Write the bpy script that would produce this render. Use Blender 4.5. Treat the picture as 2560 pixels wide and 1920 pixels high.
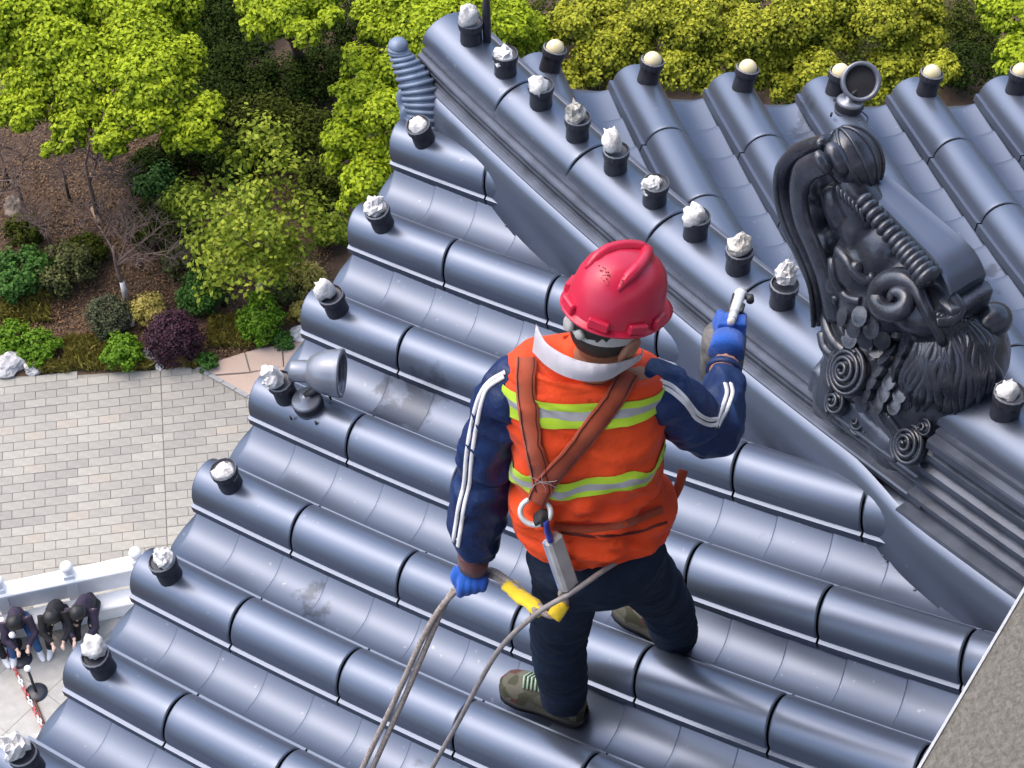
import bpy, bmesh, math, random
import numpy as np
from mathutils import Vector, Matrix, noise
from mathutils.bvhtree import BVHTree
for o in list(bpy.data.objects): bpy.data.objects.remove(o)
SC = bpy.context.scene
COL = SC.collection
# ------------------------------------------------------------------ camera, sky, sun, exposure
S = 0.34                                   # spacing of the tile rows (m)
CAM = np.array([-1.25315409, -4.66026808, 5.19866115])
YAW, PITCH, ROLL = math.radians(13.90522218), math.radians(-50.19071097), math.radians(-0.92565564)
FPX = 5001.04                              # focal length in pixels of the 2560 px wide photograph
_cy, _sy, _cp, _sp = math.cos(YAW), math.sin(YAW), math.cos(PITCH), math.sin(PITCH)
FW = np.array([_sy*_cp, _cy*_cp, _sp]); _r = np.array([_cy, -_sy, 0.0]); _u = np.cross(_r, FW)
RT = math.cos(ROLL)*_r + math.sin(ROLL)*_u
UP = -math.sin(ROLL)*_r + math.cos(ROLL)*_u
cam = bpy.data.cameras.new('camera'); co = bpy.data.objects.new('camera', cam); COL.objects.link(co)
co.matrix_world = Matrix(((RT[0], UP[0], -FW[0], CAM[0]), (RT[1], UP[1], -FW[1], CAM[1]), (RT[2], UP[2], -FW[2], CAM[2]), (0, 0, 0, 1)))
cam.sensor_fit = 'HORIZONTAL'; cam.sensor_width = 36.0; cam.lens = FPX/2560*36.0
cam.clip_start = 0.05; cam.clip_end = 3000
SC.camera = co
W = bpy.data.worlds.new('World'); SC.world = W; W.use_nodes = True
SUN_EL, SUN_AZ = math.radians(62), math.radians(-52)      # azimuth from +y towards +x
wn = W.node_tree.nodes; wl = W.node_tree.links
sky = wn.new('ShaderNodeTexSky'); sky.sky_type = 'NISHITA'; sky.sun_disc = False
sky.sun_elevation = SUN_EL; sky.sun_rotation = SUN_AZ; sky.altitude = 50
sky.air_density = 1.0; sky.dust_density = 3.5; sky.ozone_density = 1.0
wl.new(sky.outputs[0], wn['Background'].inputs[0]); wn['Background'].inputs[1].default_value = 0.15
sl = bpy.data.lights.new('sun', 'SUN'); sl.energy = 0.75; sl.angle = math.radians(85); sl.color = (1.0, 0.96, 0.9)
so = bpy.data.objects.new('sun', sl); COL.objects.link(so)
_sd = Vector((math.sin(SUN_AZ)*math.cos(SUN_EL), math.cos(SUN_AZ)*math.cos(SUN_EL), math.sin(SUN_EL)))
so.rotation_euler = _sd.to_track_quat('Z', 'Y').to_euler(); so.location = (0, 0, 40)
SC.view_settings.view_transform = 'Standard'; SC.view_settings.look = 'None'
SC.view_settings.exposure = 1.3; SC.view_settings.gamma = 1.0; SC.view_settings.use_curve_mapping = False
SC.render.engine = 'CYCLES'
SC.cycles.max_bounces = 6; SC.cycles.transparent_max_bounces = 8
# ------------------------------------------------------------------ helpers
KF = 2560/2212.0
def ray(x, y): return FW + RT*(x*KF-1280)/FPX - UP*(y*KF-960)/FPX
def at(x, y, k): return CAM + ray(x, y)*k                      # pixel of the 2212 px view + depth in metres -> point
def onz(x, y, z): d = ray(x, y); return CAM + d*(z-CAM[2])/d[2]
V = lambda p: Vector((float(p[0]), float(p[1]), float(p[2])))
def nrm(v): v = np.asarray(v, float); return v/(np.linalg.norm(v)+1e-12)
def mesh(name, v, f, mats=None, smooth=True, midx=None):
    me = bpy.data.meshes.new(name)
    me.from_pydata([tuple(map(float, p)) for p in v], [], [tuple(map(int, q)) for q in f])
    for m in (mats if isinstance(mats, (list, tuple)) else [mats] if mats else []): me.materials.append(m)
    if smooth: me.polygons.foreach_set('use_smooth', [True]*len(me.polygons))
    if midx is not None: me.polygons.foreach_set('material_index', list(midx))
    me.update(); return me
def link(name, me, parent=None, kind=None):
    o = bpy.data.objects.new(name, me); COL.objects.link(o)
    if parent is not None: o.parent = parent
    if kind: o['kind'] = kind
    return o
def obj(name, v, f, mats=None, parent=None, smooth=True, midx=None, kind=None):
    return link(name, mesh(name, v, f, mats, smooth, midx), parent, kind)
def empty(name, label, cat, group=None):
    o = link(name, None); o['label'] = label; o['category'] = cat; o.empty_display_size = .1
    if group: o['group'] = group
    return o
def tag(o, label, cat, group=None):
    o['label'] = label; o['category'] = cat
    if group: o['group'] = group
    return o
def struct(name, v, f, mats, smooth=False): return obj(name, v, f, mats, None, smooth, None, 'structure')
def grid_faces(nu, nv, closev=False, off=0):
    f = []
    for i in range(nu-1):
        for j in range(nv if closev else nv-1):
            a = off+i*nv+j; b = off+i*nv+(j+1) % nv
            f.append((a, b, b+nv, a+nv))
    return f
class MB:                                                       # collects geometry for one mesh
    def __init__(s): s.v = []; s.f = []; s.m = []
    def add(s, v, f, mi=0):
        o = len(s.v); s.v += [tuple(p) for p in v]; s.f += [tuple(i+o for i in q) for q in f]; s.m += [mi]*len(f); return s
    def tube(s, pts, rad, n=10, cap=True, flat=1.0, mi=0, up=None):
        v, f = tube(pts, rad, n, cap, flat, up); return s.add(v, f, mi)
    def ell(s, c, r, R=None, seg=16, ring=10, mi=0):
        v, f = ellipsoid(c, r, R, seg, ring); return s.add(v, f, mi)
    def box(s, c, d, ax=None, mi=0, bev=0):
        v, f = box(c, d, ax); return s.add(v, f, mi)
    def build(s, name, mats, parent=None, smooth=True, kind=None): return obj(name, s.v, s.f, mats, parent, smooth, s.m, kind)
def frames(pts, up=None):
    P = np.asarray(pts, float); n = len(P)
    T = np.gradient(P, axis=0); T /= np.linalg.norm(T, axis=1)[:, None]+1e-12
    a = np.array([0, 0, 1.0]) if up is None else nrm(up)
    if abs(T[0]@a) > .95: a = np.array([1.0, .2, 0])
    X = []; x = nrm(np.cross(a, T[0]))
    for i in range(n):
        x = nrm(x-T[i]*(x@T[i])); X.append(x)
    X = np.array(X); Y = np.cross(T, X); return P, T, X, Y
def tube(pts, rad, n=10, cap=True, flat=1.0, up=None):
    P, T, X, Y = frames(pts, up); R = np.broadcast_to(np.asarray(rad, float), (len(P),))
    a = np.arange(n)*2*math.pi/n
    v = (P[:, None]+R[:, None, None]*(np.cos(a)[None, :, None]*X[:, None]+flat*np.sin(a)[None, :, None]*Y[:, None])).reshape(-1, 3)
    f = grid_faces(len(P), n, True)
    v = list(v)
    if cap:
        v += [P[0], P[-1]]; k = len(v)
        f += [((j+1) % n, j, k-2) for j in range(n)] + [((len(P)-1)*n+j, (len(P)-1)*n+(j+1) % n, k-1) for j in range(n)]
    return v, f
def spline(ctrl, n=24):                                         # Catmull-Rom through the control points (any dimension)
    C = np.asarray(ctrl, float); C = np.vstack([2*C[0]-C[1], C, 2*C[-1]-C[-2]]); out = []
    m = len(C)-3
    for i in range(n):
        q = i/(n-1)*m; k = min(int(q), m-1); t = q-k
        a, b, c, d = C[k:k+4]
        out.append(.5*((2*b)+(-a+c)*t+(2*a-5*b+4*c-d)*t*t+(-a+3*b-3*c+d)*t**3))
    return np.array(out)
def ellipsoid(c, r, R=None, seg=16, ring=10):
    r = np.broadcast_to(np.asarray(r, float), (3,)); v = []; R = np.eye(3) if R is None else np.asarray(R)   # columns are the axes
    for i in range(1, ring):
        th = math.pi*i/ring
        for j in range(seg):
            ph = 2*math.pi*j/seg; v.append((math.sin(th)*math.cos(ph), math.sin(th)*math.sin(ph), math.cos(th)))
    v += [(0, 0, 1), (0, 0, -1)]
    f = grid_faces(ring-1, seg, True); k = len(v)
    f += [(k-2, j, (j+1) % seg) for j in range(seg)] + [((ring-2)*seg+(j+1) % seg, (ring-2)*seg+j, k-1) for j in range(seg)]
    f = [tuple(q[::-1]) if len(q) == 4 else q for q in f]
    return (np.array(v)*r)@R.T+np.asarray(c), f
def box(c, d, ax=None):
    ax = np.eye(3) if ax is None else np.asarray(ax); d = np.asarray(d)/2     # rows of ax are the axes
    v = [np.asarray(c)+sx*d[0]*ax[0]+sy*d[1]*ax[1]+sz*d[2]*ax[2] for sx in (-1, 1) for sy in (-1, 1) for sz in (-1, 1)]
    f = [(0, 1, 3, 2), (4, 6, 7, 5), (0, 4, 5, 1), (2, 3, 7, 6), (0, 2, 6, 4), (1, 5, 7, 3)]
    return v, f
def lathe(c, axis, prof, n=24, ref=None):                        # prof: (r, h) pairs along axis
    z = nrm(axis); x = nrm(np.cross(z, [0, 1, .01] if ref is None else ref)); y = np.cross(z, x)
    v = [np.asarray(c)+z*h+r*(math.cos(a)*x+math.sin(a)*y) for r, h in prof for a in np.arange(n)*2*math.pi/n]
    return v, grid_faces(len(prof), n, True)
def fract(p, sc=1.0, oc=3): return noise.fractal(V(np.asarray(p)*sc), 1.0, 2.0, oc)
def remesh(v, f, vox=.006, smooth=6, dec=None):                  # one closed skin around overlapping volumes
    me = mesh('tmp', v, f); o = bpy.data.objects.new('tmp', me); COL.objects.link(o)
    m = o.modifiers.new('r', 'REMESH'); m.mode = 'VOXEL'; m.voxel_size = vox
    if smooth: s = o.modifiers.new('s', 'SMOOTH'); s.iterations = smooth; s.factor = .5
    dg = bpy.context.evaluated_depsgraph_get(); e = o.evaluated_get(dg); m2 = bpy.data.meshes.new_from_object(e)
    bpy.data.objects.remove(o); bpy.data.meshes.remove(me)
    n = len(m2.vertices); a = np.empty(n*3); m2.vertices.foreach_get('co', a)
    fs = [tuple(p.vertices) for p in m2.polygons]; bpy.data.meshes.remove(m2)
    return a.reshape(-1, 3), fs
def bvh(v, f): return BVHTree.FromPolygons([tuple(map(float, p)) for p in v], [tuple(map(int, q)) for q in f])
def cast(tree, x, y, off=0.0, fb=None):                          # where the line of sight through a pixel meets a surface
    d = nrm(ray(x, y)); h = tree.ray_cast(V(CAM), V(d))
    if h[0] is None:
        if fb is None: return None
        h = tree.find_nearest(V(fb)); 
    n = np.array(h[1]); 
    if n@d > 0: n = -n
    return np.array(h[0])+n*off, n
# ------------------------------------------------------------------ materials
def mat(name, col, rough=.6, metal=0.0, spec=.5, var=0.0, vs=8.0, bump=0.0, bs=40.0, col2=None, coat=0.0, sub=0.0, detail=4, rvar=0.0, sheen=0.0):
    m = bpy.data.materials.new(name); m.use_nodes = True; nt = m.node_tree; b = nt.nodes['Principled BSDF']
    b.inputs['Base Color'].default_value = (*col, 1); b.inputs['Roughness'].default_value = rough
    b.inputs['Metallic'].default_value = metal; b.inputs['Specular IOR Level'].default_value = spec
    if coat: b.inputs['Coat Weight'].default_value = coat; b.inputs['Coat Roughness'].default_value = .15
    if sheen: b.inputs['Sheen Weight'].default_value = sheen
    tc = nt.nodes.new('ShaderNodeTexCoord')
    if var or col2 or rvar:
        n = nt.nodes.new('ShaderNodeTexNoise'); n.inputs['Scale'].default_value = vs; n.inputs['Detail'].default_value = detail
        nt.links.new(tc.outputs['Object'], n.inputs['Vector'])
        r = nt.nodes.new('ShaderNodeValToRGB'); r.color_ramp.elements[0].position = .3; r.color_ramp.elements[1].position = .7
        c2 = col2 if col2 else tuple(min(1, c*(1+var)) for c in col); c1 = col if col2 else tuple(c*(1-var) for c in col)
        r.color_ramp.elements[0].color = (*c1, 1); r.color_ramp.elements[1].color = (*c2, 1)
        nt.links.new(n.outputs['Fac'], r.inputs[0]); nt.links.new(r.outputs[0], b.inputs['Base Color'])
        if rvar:
            mp = nt.nodes.new('ShaderNodeMapRange'); mp.inputs[1].default_value = .3; mp.inputs[2].default_value = .7
            mp.inputs[3].default_value = rough-rvar; mp.inputs[4].default_value = rough+rvar
            nt.links.new(n.outputs['Fac'], mp.inputs[0]); nt.links.new(mp.outputs[0], b.inputs['Roughness'])
    if bump:
        n2 = nt.nodes.new('ShaderNodeTexNoise'); n2.inputs['Scale'].default_value = bs; n2.inputs['Detail'].default_value = 5
        nt.links.new(tc.outputs['Object'], n2.inputs['Vector'])
        bp = nt.nodes.new('ShaderNodeBump'); bp.inputs['Strength'].default_value = bump; bp.inputs['Distance'].default_value = .02
        nt.links.new(n2.outputs['Fac'], bp.inputs['Height']); nt.links.new(bp.outputs[0], b.inputs['Normal'])
    return m
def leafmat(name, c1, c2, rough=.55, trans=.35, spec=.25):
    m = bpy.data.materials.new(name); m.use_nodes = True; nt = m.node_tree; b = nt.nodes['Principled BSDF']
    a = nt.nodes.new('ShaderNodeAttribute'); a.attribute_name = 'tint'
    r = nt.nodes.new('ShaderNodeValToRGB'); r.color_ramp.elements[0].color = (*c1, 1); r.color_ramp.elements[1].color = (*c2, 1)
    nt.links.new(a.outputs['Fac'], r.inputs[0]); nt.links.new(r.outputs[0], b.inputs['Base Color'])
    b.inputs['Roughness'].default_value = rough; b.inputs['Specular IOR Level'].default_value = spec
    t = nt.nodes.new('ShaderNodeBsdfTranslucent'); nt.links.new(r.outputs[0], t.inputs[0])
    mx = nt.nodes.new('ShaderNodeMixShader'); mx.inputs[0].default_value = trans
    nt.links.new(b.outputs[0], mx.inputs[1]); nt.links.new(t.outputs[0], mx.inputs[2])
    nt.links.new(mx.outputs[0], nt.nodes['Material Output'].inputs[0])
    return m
M = {}
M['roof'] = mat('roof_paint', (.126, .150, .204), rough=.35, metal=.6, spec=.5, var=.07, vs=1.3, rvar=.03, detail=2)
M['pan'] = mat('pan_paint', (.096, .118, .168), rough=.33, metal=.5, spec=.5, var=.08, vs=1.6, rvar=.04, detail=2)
def stains(m, thr=.60, amt=.5, sc=2.2):                       # dull patches of worn paint and dried water on the sheet metal
    nt = m.node_tree; b = nt.nodes['Principled BSDF']; tc = nt.nodes.new('ShaderNodeTexCoord'); n = nt.nodes.new('ShaderNodeTexNoise')
    n.inputs['Scale'].default_value = sc; n.inputs['Detail'].default_value = 9; n.inputs['Roughness'].default_value = .62; nt.links.new(tc.outputs['Object'], n.inputs['Vector'])
    r = nt.nodes.new('ShaderNodeValToRGB'); r.color_ramp.elements[0].position = thr; r.color_ramp.elements[1].position = thr+.035
    nt.links.new(n.outputs['Fac'], r.inputs[0]); src = b.inputs['Base Color'].links[0].from_socket
    mx = nt.nodes.new('ShaderNodeMix'); mx.data_type = 'RGBA'; mx.blend_type = 'MULTIPLY'; mx.inputs[7].default_value = (1-amt, 1-amt, 1-amt, 1)
    nt.links.new(r.outputs[0], mx.inputs[0]); nt.links.new(src, mx.inputs[6]); nt.links.new(mx.outputs[2], b.inputs['Base Color'])
    n3 = nt.nodes.new('ShaderNodeTexNoise'); n3.inputs['Scale'].default_value = 45; n3.inputs['Detail'].default_value = 3; nt.links.new(tc.outputs['Object'], n3.inputs['Vector'])
    r3 = nt.nodes.new('ShaderNodeValToRGB'); r3.color_ramp.elements[0].position = .70; r3.color_ramp.elements[1].position = .74; nt.links.new(n3.outputs['Fac'], r3.inputs[0])
    m3 = nt.nodes.new('ShaderNodeMix'); m3.data_type = 'RGBA'; m3.inputs[7].default_value = (.30, .30, .32, 1); sc3 = nt.nodes.new('ShaderNodeMath'); sc3.operation = 'MULTIPLY'; sc3.inputs[1].default_value = .35
    nt.links.new(r3.outputs[0], sc3.inputs[0]); nt.links.new(sc3.outputs[0], m3.inputs[0]); nt.links.new(mx.outputs[2], m3.inputs[6]); nt.links.new(m3.outputs[2], b.inputs['Base Color'])
stains(M['pan'], .625, .5); stains(M['roof'], .66, .3)
M['dark'] = mat('black_gap', (.006, .006, .008), rough=.8)
M['ridge'] = mat('ridge_paint', (.10, .114, .15), rough=.38, metal=.4, var=.2, vs=14, rvar=.08, bump=.05, bs=120)
M['cap'] = mat('cap_plastic', (.035, .037, .048), rough=.45, var=.2, vs=30, bump=.05, bs=300)
M['caprim'] = mat('cap_rim', (.16, .17, .2), rough=.4, var=.2, vs=40)
M['wrap'] = mat('white_wrap', (.78, .76, .74), rough=.4, var=.06, vs=60, bump=.3, bs=120)
M['dirtywrap'] = mat('dirty_wrap', (.55, .52, .47), rough=.5, var=.35, vs=60, bump=.3, bs=120)
M['ball'] = mat('cream_ball', (.78, .68, .42), rough=.3, var=.05)
# ------------------------------------------------------------------ roof: one octagonal tower eave, two slopes meeting at a hip
PHI = 0.73524; RS, RC, RL, RTAU, RUL, RG, RTG = .1203, .0157/S, 1.6361*S, 6.55345*S, 45.5953*S, 1.4192*S, 5.93662*S
EA = np.array([-math.cos(PHI), -math.sin(PHI)]); NA = np.array([math.sin(PHI), -math.cos(PHI)])
EB = np.array([1.0, 0]); NB = np.array([0, -1.0])
def surf(side, t, u):
    e, n = (EA, NA) if side == 'A' else (EB, NB)
    xy = e*t+n*(u-RG*math.exp(-t/RTG))
    return np.array([xy[0], xy[1], RS*u+RC*u*u+RL*math.exp(-t/RTAU)*math.exp(-u/RUL)])
def sframe(side, t, u):
    p = surf(side, t, u); T = nrm(surf(side, t+.01, u)-surf(side, t-.01, u)); U = nrm(surf(side, t, u+.01)-surf(side, t, u-.01))
    N = nrm(np.cross(T, U)); N = N if N[2] > 0 else -N
    return p, T, U, N
def inv(side, xy):
    e, n = (EA, NA) if side == 'A' else (EB, NB)
    t = float(xy@e); return t, float(xy@n)+RG*math.exp(-t/RTG)
def zs(side, xy): t, u = inv(side, np.asarray(xy[:2], float)); return surf(side, t, u)[2]
def hitroof(side, x, y, h=0.0):
    d = ray(x, y); lo = None
    for k in np.arange(3.0, 12, .004):
        p = CAM+d*k
        if p[2] < zs(side, p)+h: return p
HD = nrm(np.array([math.sin(PHI), -1-math.cos(PHI)])); HN = np.array([HD[1], -HD[0]])       # along the hip (uphill), across it (towards slope A)
def hipz(w): return zs('A', HD*w)
def hp(w, o, h): xy = HD*w+HN*o; return np.array([xy[0], xy[1], hipz(w)+h])
tA, tB, LT, U0, PB = -.3496, 1.1151, 1.1551*S, 1.1007*S, .9846
CR = .235*S; UMAX = 3.0
rowsA = [(tA+i)*S-CR for i in range(1, 10)]
rowsB = [(tB+j*PB)*S+CR for j in range(-1, 7)]
roof = empty('tower_roof', 'blue-grey painted tiled roof of the octagonal tower, with half-round cover tiles', 'roof')
def umax(side, t, m=.05):
    u = 0
    while u < UMAX:
        p = surf(side, t, u); o = p[:2]@HN
        if (o < m if side == 'A' else o > -m): break
        u += .01
    return u
def cover_u(): return [0.0]+[U0+k*LT for k in range(0, 12)]
nseg = 14
for side, rows in (('A', rowsA), ('B', rowsB)):
    core = MB()
    for ri, t in enumerate(rows):
        um = umax(side, t)
        if um < .12: continue
        us = cover_u(); e = -.012
        for k in range(len(us)-1):
            a, b = us[k]+(.0035 if k else e), min(us[k+1]-.0035, um)
            if b-a < .03: continue
            ul = [a, a+.003, a+.006]+list(np.linspace(a+.03, b-.03, 5))+[b-.006, b-.003, b]; n = len(ul)
            dr = [-.004, -.0004, 0]+[0]*5+[0, -.0004, -.004]
            v = []; fl = []
            for uu, d in zip(ul, dr):
                p, T, U, N = sframe(side, t, uu)
                for j in range(nseg+1):
                    an = math.pi*j/nseg; v.append(p+(CR+d)*(math.cos(an)*T+1.0*math.sin(an)*N)+N*.010)
                fl.append([p+T*sg_*x+N*z for sg_ in (1, -1) for x, z in ((CR-.004, .0105), (CR+.012, .0090), (CR+.0135, -.018), (CR-.02, -.018))])
            f = grid_faces(n, nseg+1)
            if k == 0: f.append(tuple(range(nseg+1)))      # round end disc under the eave
            for c0 in (0, 4):
                for e_ in range(3):
                    o0 = len(v)
                    for r_ in fl: v += [r_[c0+e_], r_[c0+e_+1]]
                    f += [(o0+2*i, o0+2*i+1, o0+2*i+3, o0+2*i+2) if c0 == 0 else (o0+2*i+1, o0+2*i, o0+2*i+2, o0+2*i+3) for i in range(n-1)]
            if side == 'A': f = [q[::-1] for q in f]
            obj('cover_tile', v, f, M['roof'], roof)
        pts = [sframe(side, t, uu) for uu in np.linspace(.0, um, 16)]
        v = [p+(CR-.014)*(math.cos(math.pi*j/10)*T+math.sin(math.pi*j/10)*N)+N*.004 for p, T, U, N in pts for j in range(11)]
        core.add(v, grid_faces(16, 11))
    core.build('tile_bedding', M['dark'], roof)
    # pan tiles: shallow troughs with raised lips, each overlapping the one below
    PL = LT*.43; hw = .262; ins = .232
    hw, ins = .30, .25; xs = [-hw, -ins]+list(np.linspace(-ins+.02, ins-.02, 11))+[ins, hw]
    def pz(x):
        a = abs(x)
        if a >= ins: return -.092
        return -.092-.08*(1-(a/ins)**2)
    cs = [(rows[i]+rows[i+1])/2 for i in range(len(rows)-1)]
    cs = [rows[0]-(rows[1]-rows[0])/2]+cs+[rows[-1]+(rows[1]-rows[0])/2]
    sc = (rows[1]-rows[0])
    for t in cs:
        um = max(umax(side, t+.1, .02), umax(side, t-.1, .02)) if t > .15 else umax(side, t+.1, .02)
        k = 0
        while True:
            a = k*PL-.008; b = min((k+1)*PL+.012, um)
            if b-a < .03 or a > UMAX: break
            v = []
            ul = [a, a+.006, a+.009, a+.025, b]
            for q, uu in enumerate(ul):
                lift = (-.001, .0125, .013, .0115, 0)[q]
                for x in xs:
                    ex = -.03*max(0, 1-(x/ins)**2) if (k == 0 and q == 0) else 0
                    p, T, U, N = sframe(side, t+x*sc, uu+ex); v.append(p+N*(pz(x)*S+lift-.002))
            nv = len(xs)
            v += v[:nv]
            for x in xs:                                  # front edge, thickness of the sheet (deeper at the eave: drip edge)
                ex = -.03*max(0, 1-(x/ins)**2) if k == 0 else 0
                p, T, U, N = sframe(side, t+x*sc, a+ex); v.append(p+N*(pz(x)*S-.002+(.0 if k else -.035*(1-abs(x)/.3))))
            f = grid_faces(5, nv)+[(6*nv+j, 6*nv+j+1, 5*nv+j+1, 5*nv+j) for j in range(nv-1)]
            if side == 'A': f = [q_[::-1] for q_ in f]
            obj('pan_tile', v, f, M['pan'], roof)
            k += 1
    # boarding under the tiles
    tl = np.linspace(-.25, rows[-1]+.4, 18); ul = np.linspace(.02, UMAX, 12); v = []
    for t in tl:
        for uu in ul:
            p = surf(side, t, uu); o = p[:2]@HN
            if (o < 0 if side == 'A' else o > 0):
                p = np.r_[p[:2]-HN*o, p[2]]
            v.append(p-np.array([0, 0, .09]))
    nv = len(v); v += [p-np.array([0, 0, .1]) for p in v]
    f = grid_faces(18, 12); f += [tuple(i+nv for i in q[::-1]) for q in f]
    f += [(i*12, (i+1)*12, (i+1)*12+nv, i*12+nv) for i in range(17)]
    obj('roof_boarding', v, f, M['dark'], roof, smooth=False)
def tile_h(side, t):                                       # height of the tiling above the surface at a place along the eave
    rows = rowsA if side == 'A' else rowsB
    d = min(abs(t-r) for r in rows)
    if d < CR: return math.sqrt(CR*CR-d*d)*1.02+.008
    return -.092*S-.08*S*max(0, 1-((.5*S-d)/(.25*S))**2)+.012
# ------------------------------------------------------------------ hip ridge: crown tiles on stepped mouldings
QS = S/.285
LOW = [(.02, .16), (.07, .15), (.082, .128), (.095, .131), (.097, .128), (.096, .118), (.113, .117), (.116, .113), (.115, .107), (.108, .105), (.108, .100), (.117, .099), (.117, .093), (.099, .091), (.099, .083), (.12, .081), (.12, .077), (.137, .076), (.141, .072), (.140, .058), (.12, .05), (.12, -.03)]
UPP = [(.02, .30), (.07, .29), (.08, .272), (.094, .273), (.096, .268), (.095, .258), (.114, .256), (.117, .25), (.116, .226), (.10, .222), (.1, .206), (.111, .202), (.111, .186), (.104, .18), (.104, .166), (.119, .16), (.119, .145), (.11, .14), (.11, .126), (.129, .12), (.129, .108), (.12, .102), (.12, .09), (.143, .084), (.143, .072), (.132, .066), (.132, .05), (.168, .046), (.171, .04), (.168, .03), (.15, .02), (.15, -.04)]
ST0, ST1 = 1.90, 3.1
def sweep(prof, w0, w1, n, sgn):
    v = []; ws = np.linspace(w0, w1, n)
    for w in ws:
        for o, h in prof: v.append(hp(w, sgn*o*QS, h*QS))
    f = grid_faces(n, len(prof))
    k = len(prof)
    return v, (f if sgn < 0 else [q[::-1] for q in f])
for nm, prof, w0, w1, n in (('ridge_moulding', LOW, -.50, ST0+.05, 60), ('ridge_moulding', UPP, ST0, ST1, 26)):
    b = MB()
    for sg in (1, -1):
        v, f = sweep(prof, w0, w1, n, sg); b.add(v, f)
    endf = [hp(w0, o*QS, h*QS) for o, h in prof]+[hp(w0, -o*QS, h*QS) for o, h in prof[::-1]]
    b.add(endf, [tuple(range(len(endf)))])
    o_ = b.build(nm, M['ridge'], roof)
    o_.data.polygons.foreach_set('use_smooth', [False]*len(o_.data.polygons))
def crown(w0, w1, hc, bb, aa=.082, open0=False):
    v = []; ul = [w0, w0+.003, w0+.006]+list(np.linspace(w0+.03, w1-.03, 5))+[w1-.006, w1-.003, w1]; dd = [-.004, -.0004, 0]+[0]*5+[0, -.0004, -.004]; n = len(ul)
    for w, d in zip(ul, dd):
        for j in range(17):
            an = math.pi*j/16; v.append(hp(w, (aa*QS+d)*math.cos(an), hc*QS+(bb*QS+d)*math.sin(an)))
    f = grid_faces(n, 17); f = [q[::-1] for q in f]; f.append(tuple(range(17)))
    obj('ridge_tile', v, f, M['roof'], roof)
RJ = [-.53, -.10, .29, .69, 1.085, 1.48, 1.875]
for a, b_ in zip(RJ[:-1], RJ[1:]): crown(a+.003, b_-.003, .129, .060)
for k in range(3): crown(ST0-.02+k*.40+.003, ST0-.02+(k+1)*.40-.003, .273, .062)
cb = MB()
for w0, w1, hc in ((-.5, ST0, .129), (ST0, ST1, .273)):
    v = [hp(w, .068*QS*math.cos(math.pi*j/10), hc*QS+.045*QS*math.sin(math.pi*j/10)) for w in np.linspace(w0, w1, 30) for j in range(11)]
    cb.add(v, grid_faces(30, 11))
cb.build('ridge_bedding', M['dark'], roof)
# aprons of sheet metal and mortar that close the ridge against the tiles
for side, sg in (('A', 1), ('B', -1)):
    ws = np.linspace(-.42 if side == 'A' else -.2, 3.0, 150); v = []
    for w in ws:
        k_ = min(1, max(0, (w-ST0+.25)/.4)); k_ = k_*k_*(3-2*k_)
        o0, h0 = .139+.029*k_, .068-.032*k_; ob = .186+.026*k_+.005*fract((w*2.2, 3, sg), 1)
        top = hp(w, sg*o0*QS, h0*QS); xy = HD*w+HN*(sg*ob*QS); t, u = inv(side, xy)
        p = surf(side, t, u)-np.array([0, 0, .17*S])
        for q in range(8):
            a_ = q/7.0*math.pi/2; m_ = np.r_[top[:2]+(p[:2]-top[:2])*math.sin(a_), top[2]+(p[2]-top[2])*(1-math.cos(a_))]
            v.append(m_)
    f = grid_faces(len(ws), 8); f = f if sg < 0 else [q[::-1] for q in f]
    obj('ridge_apron', v, f, M['roof'], roof)
    # ragged line of sealing mortar along the apron foot
    mb = MB(); rnd = random.Random(5+sg)
    for i in range(len(ws)):
        for q in range(7):                                 # where the sheet passes through the tiling
            a_, b_ = np.asarray(v[i*8+q]), np.asarray(v[i*8+q+1]); d_ = []
            for p in (a_, b_):
                t, u = inv(side, p[:2]); d_.append(p[2]-surf(side, t, u)[2]-tile_h(side, t)+.012)
            if d_[0] > 0 >= d_[1] and rnd.random() < .25:
                c = a_+(b_-a_)*d_[0]/(d_[0]-d_[1]); mb.ell(c+np.array([rnd.uniform(-.004, .004), rnd.uniform(-.004, .004), .001]), (rnd.uniform(.004, .010), rnd.uniform(.003, .006), rnd.uniform(.0015, .003)), None, 6, 4)
    mb.build('mortar_bead', M['ridge'], roof, kind='stuff')
# ------------------------------------------------------------------ nail caps, most of them with a white paper wrap stuffed in
def cap_mesh(seed):
    rnd = random.Random(seed); n = 16
    v, f = lathe((0, 0, 0), (0, 0, 1), [(.033, -.012), (.0335, 0), (.0325, .03), (.032, .052), (.037, .053), (.038, .058), (.0375, .074), (.034, .077), (.030, .070), (.0, .066)], n)
    v = [np.array(p)*np.array([1+.03*math.cos(3*math.atan2(p[1], p[0])+seed), 1, 1]) for p in v]
    return v, f
def wrap_mesh(seed):
    rnd = random.Random(seed*7+1); v, f = ellipsoid((0, 0, 0), 1, None, 14, 10); out = []
    off = np.array([seed*3.1, seed*1.7, 0])
    for p in v:
        p = np.asarray(p); k = 1+(.25+.1*(seed % 4))*noise.noise(V(p*1.9+off))+.3*abs(noise.noise(V(p*4.5+off)))
        tw = 1+((.2+.25*(seed % 3)) if p[2] > .5 else 0)*noise.noise(V(p*3+off*2))
        q = p*k*tw; out.append(np.array([q[0]*.0275, q[1]*.0275, .076+max(q[2], -.4)*.030]))
    return out, f
capn = [0]
CM = [cap_mesh(i) for i in range(4)]; CME = [mesh('nail_cap', *CM[i], M['cap']) for i in range(4)]
for me in CME:
    me.materials.append(M['caprim']); idx = [0]*len(me.polygons)
    for i, p in enumerate(me.polygons):
        if p.center[2] > .0735: idx[i] = 1
    me.polygons.foreach_set('material_index', idx); me.polygons.foreach_set('use_smooth', [p.center[2] < .05 for p in me.polygons])
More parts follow.
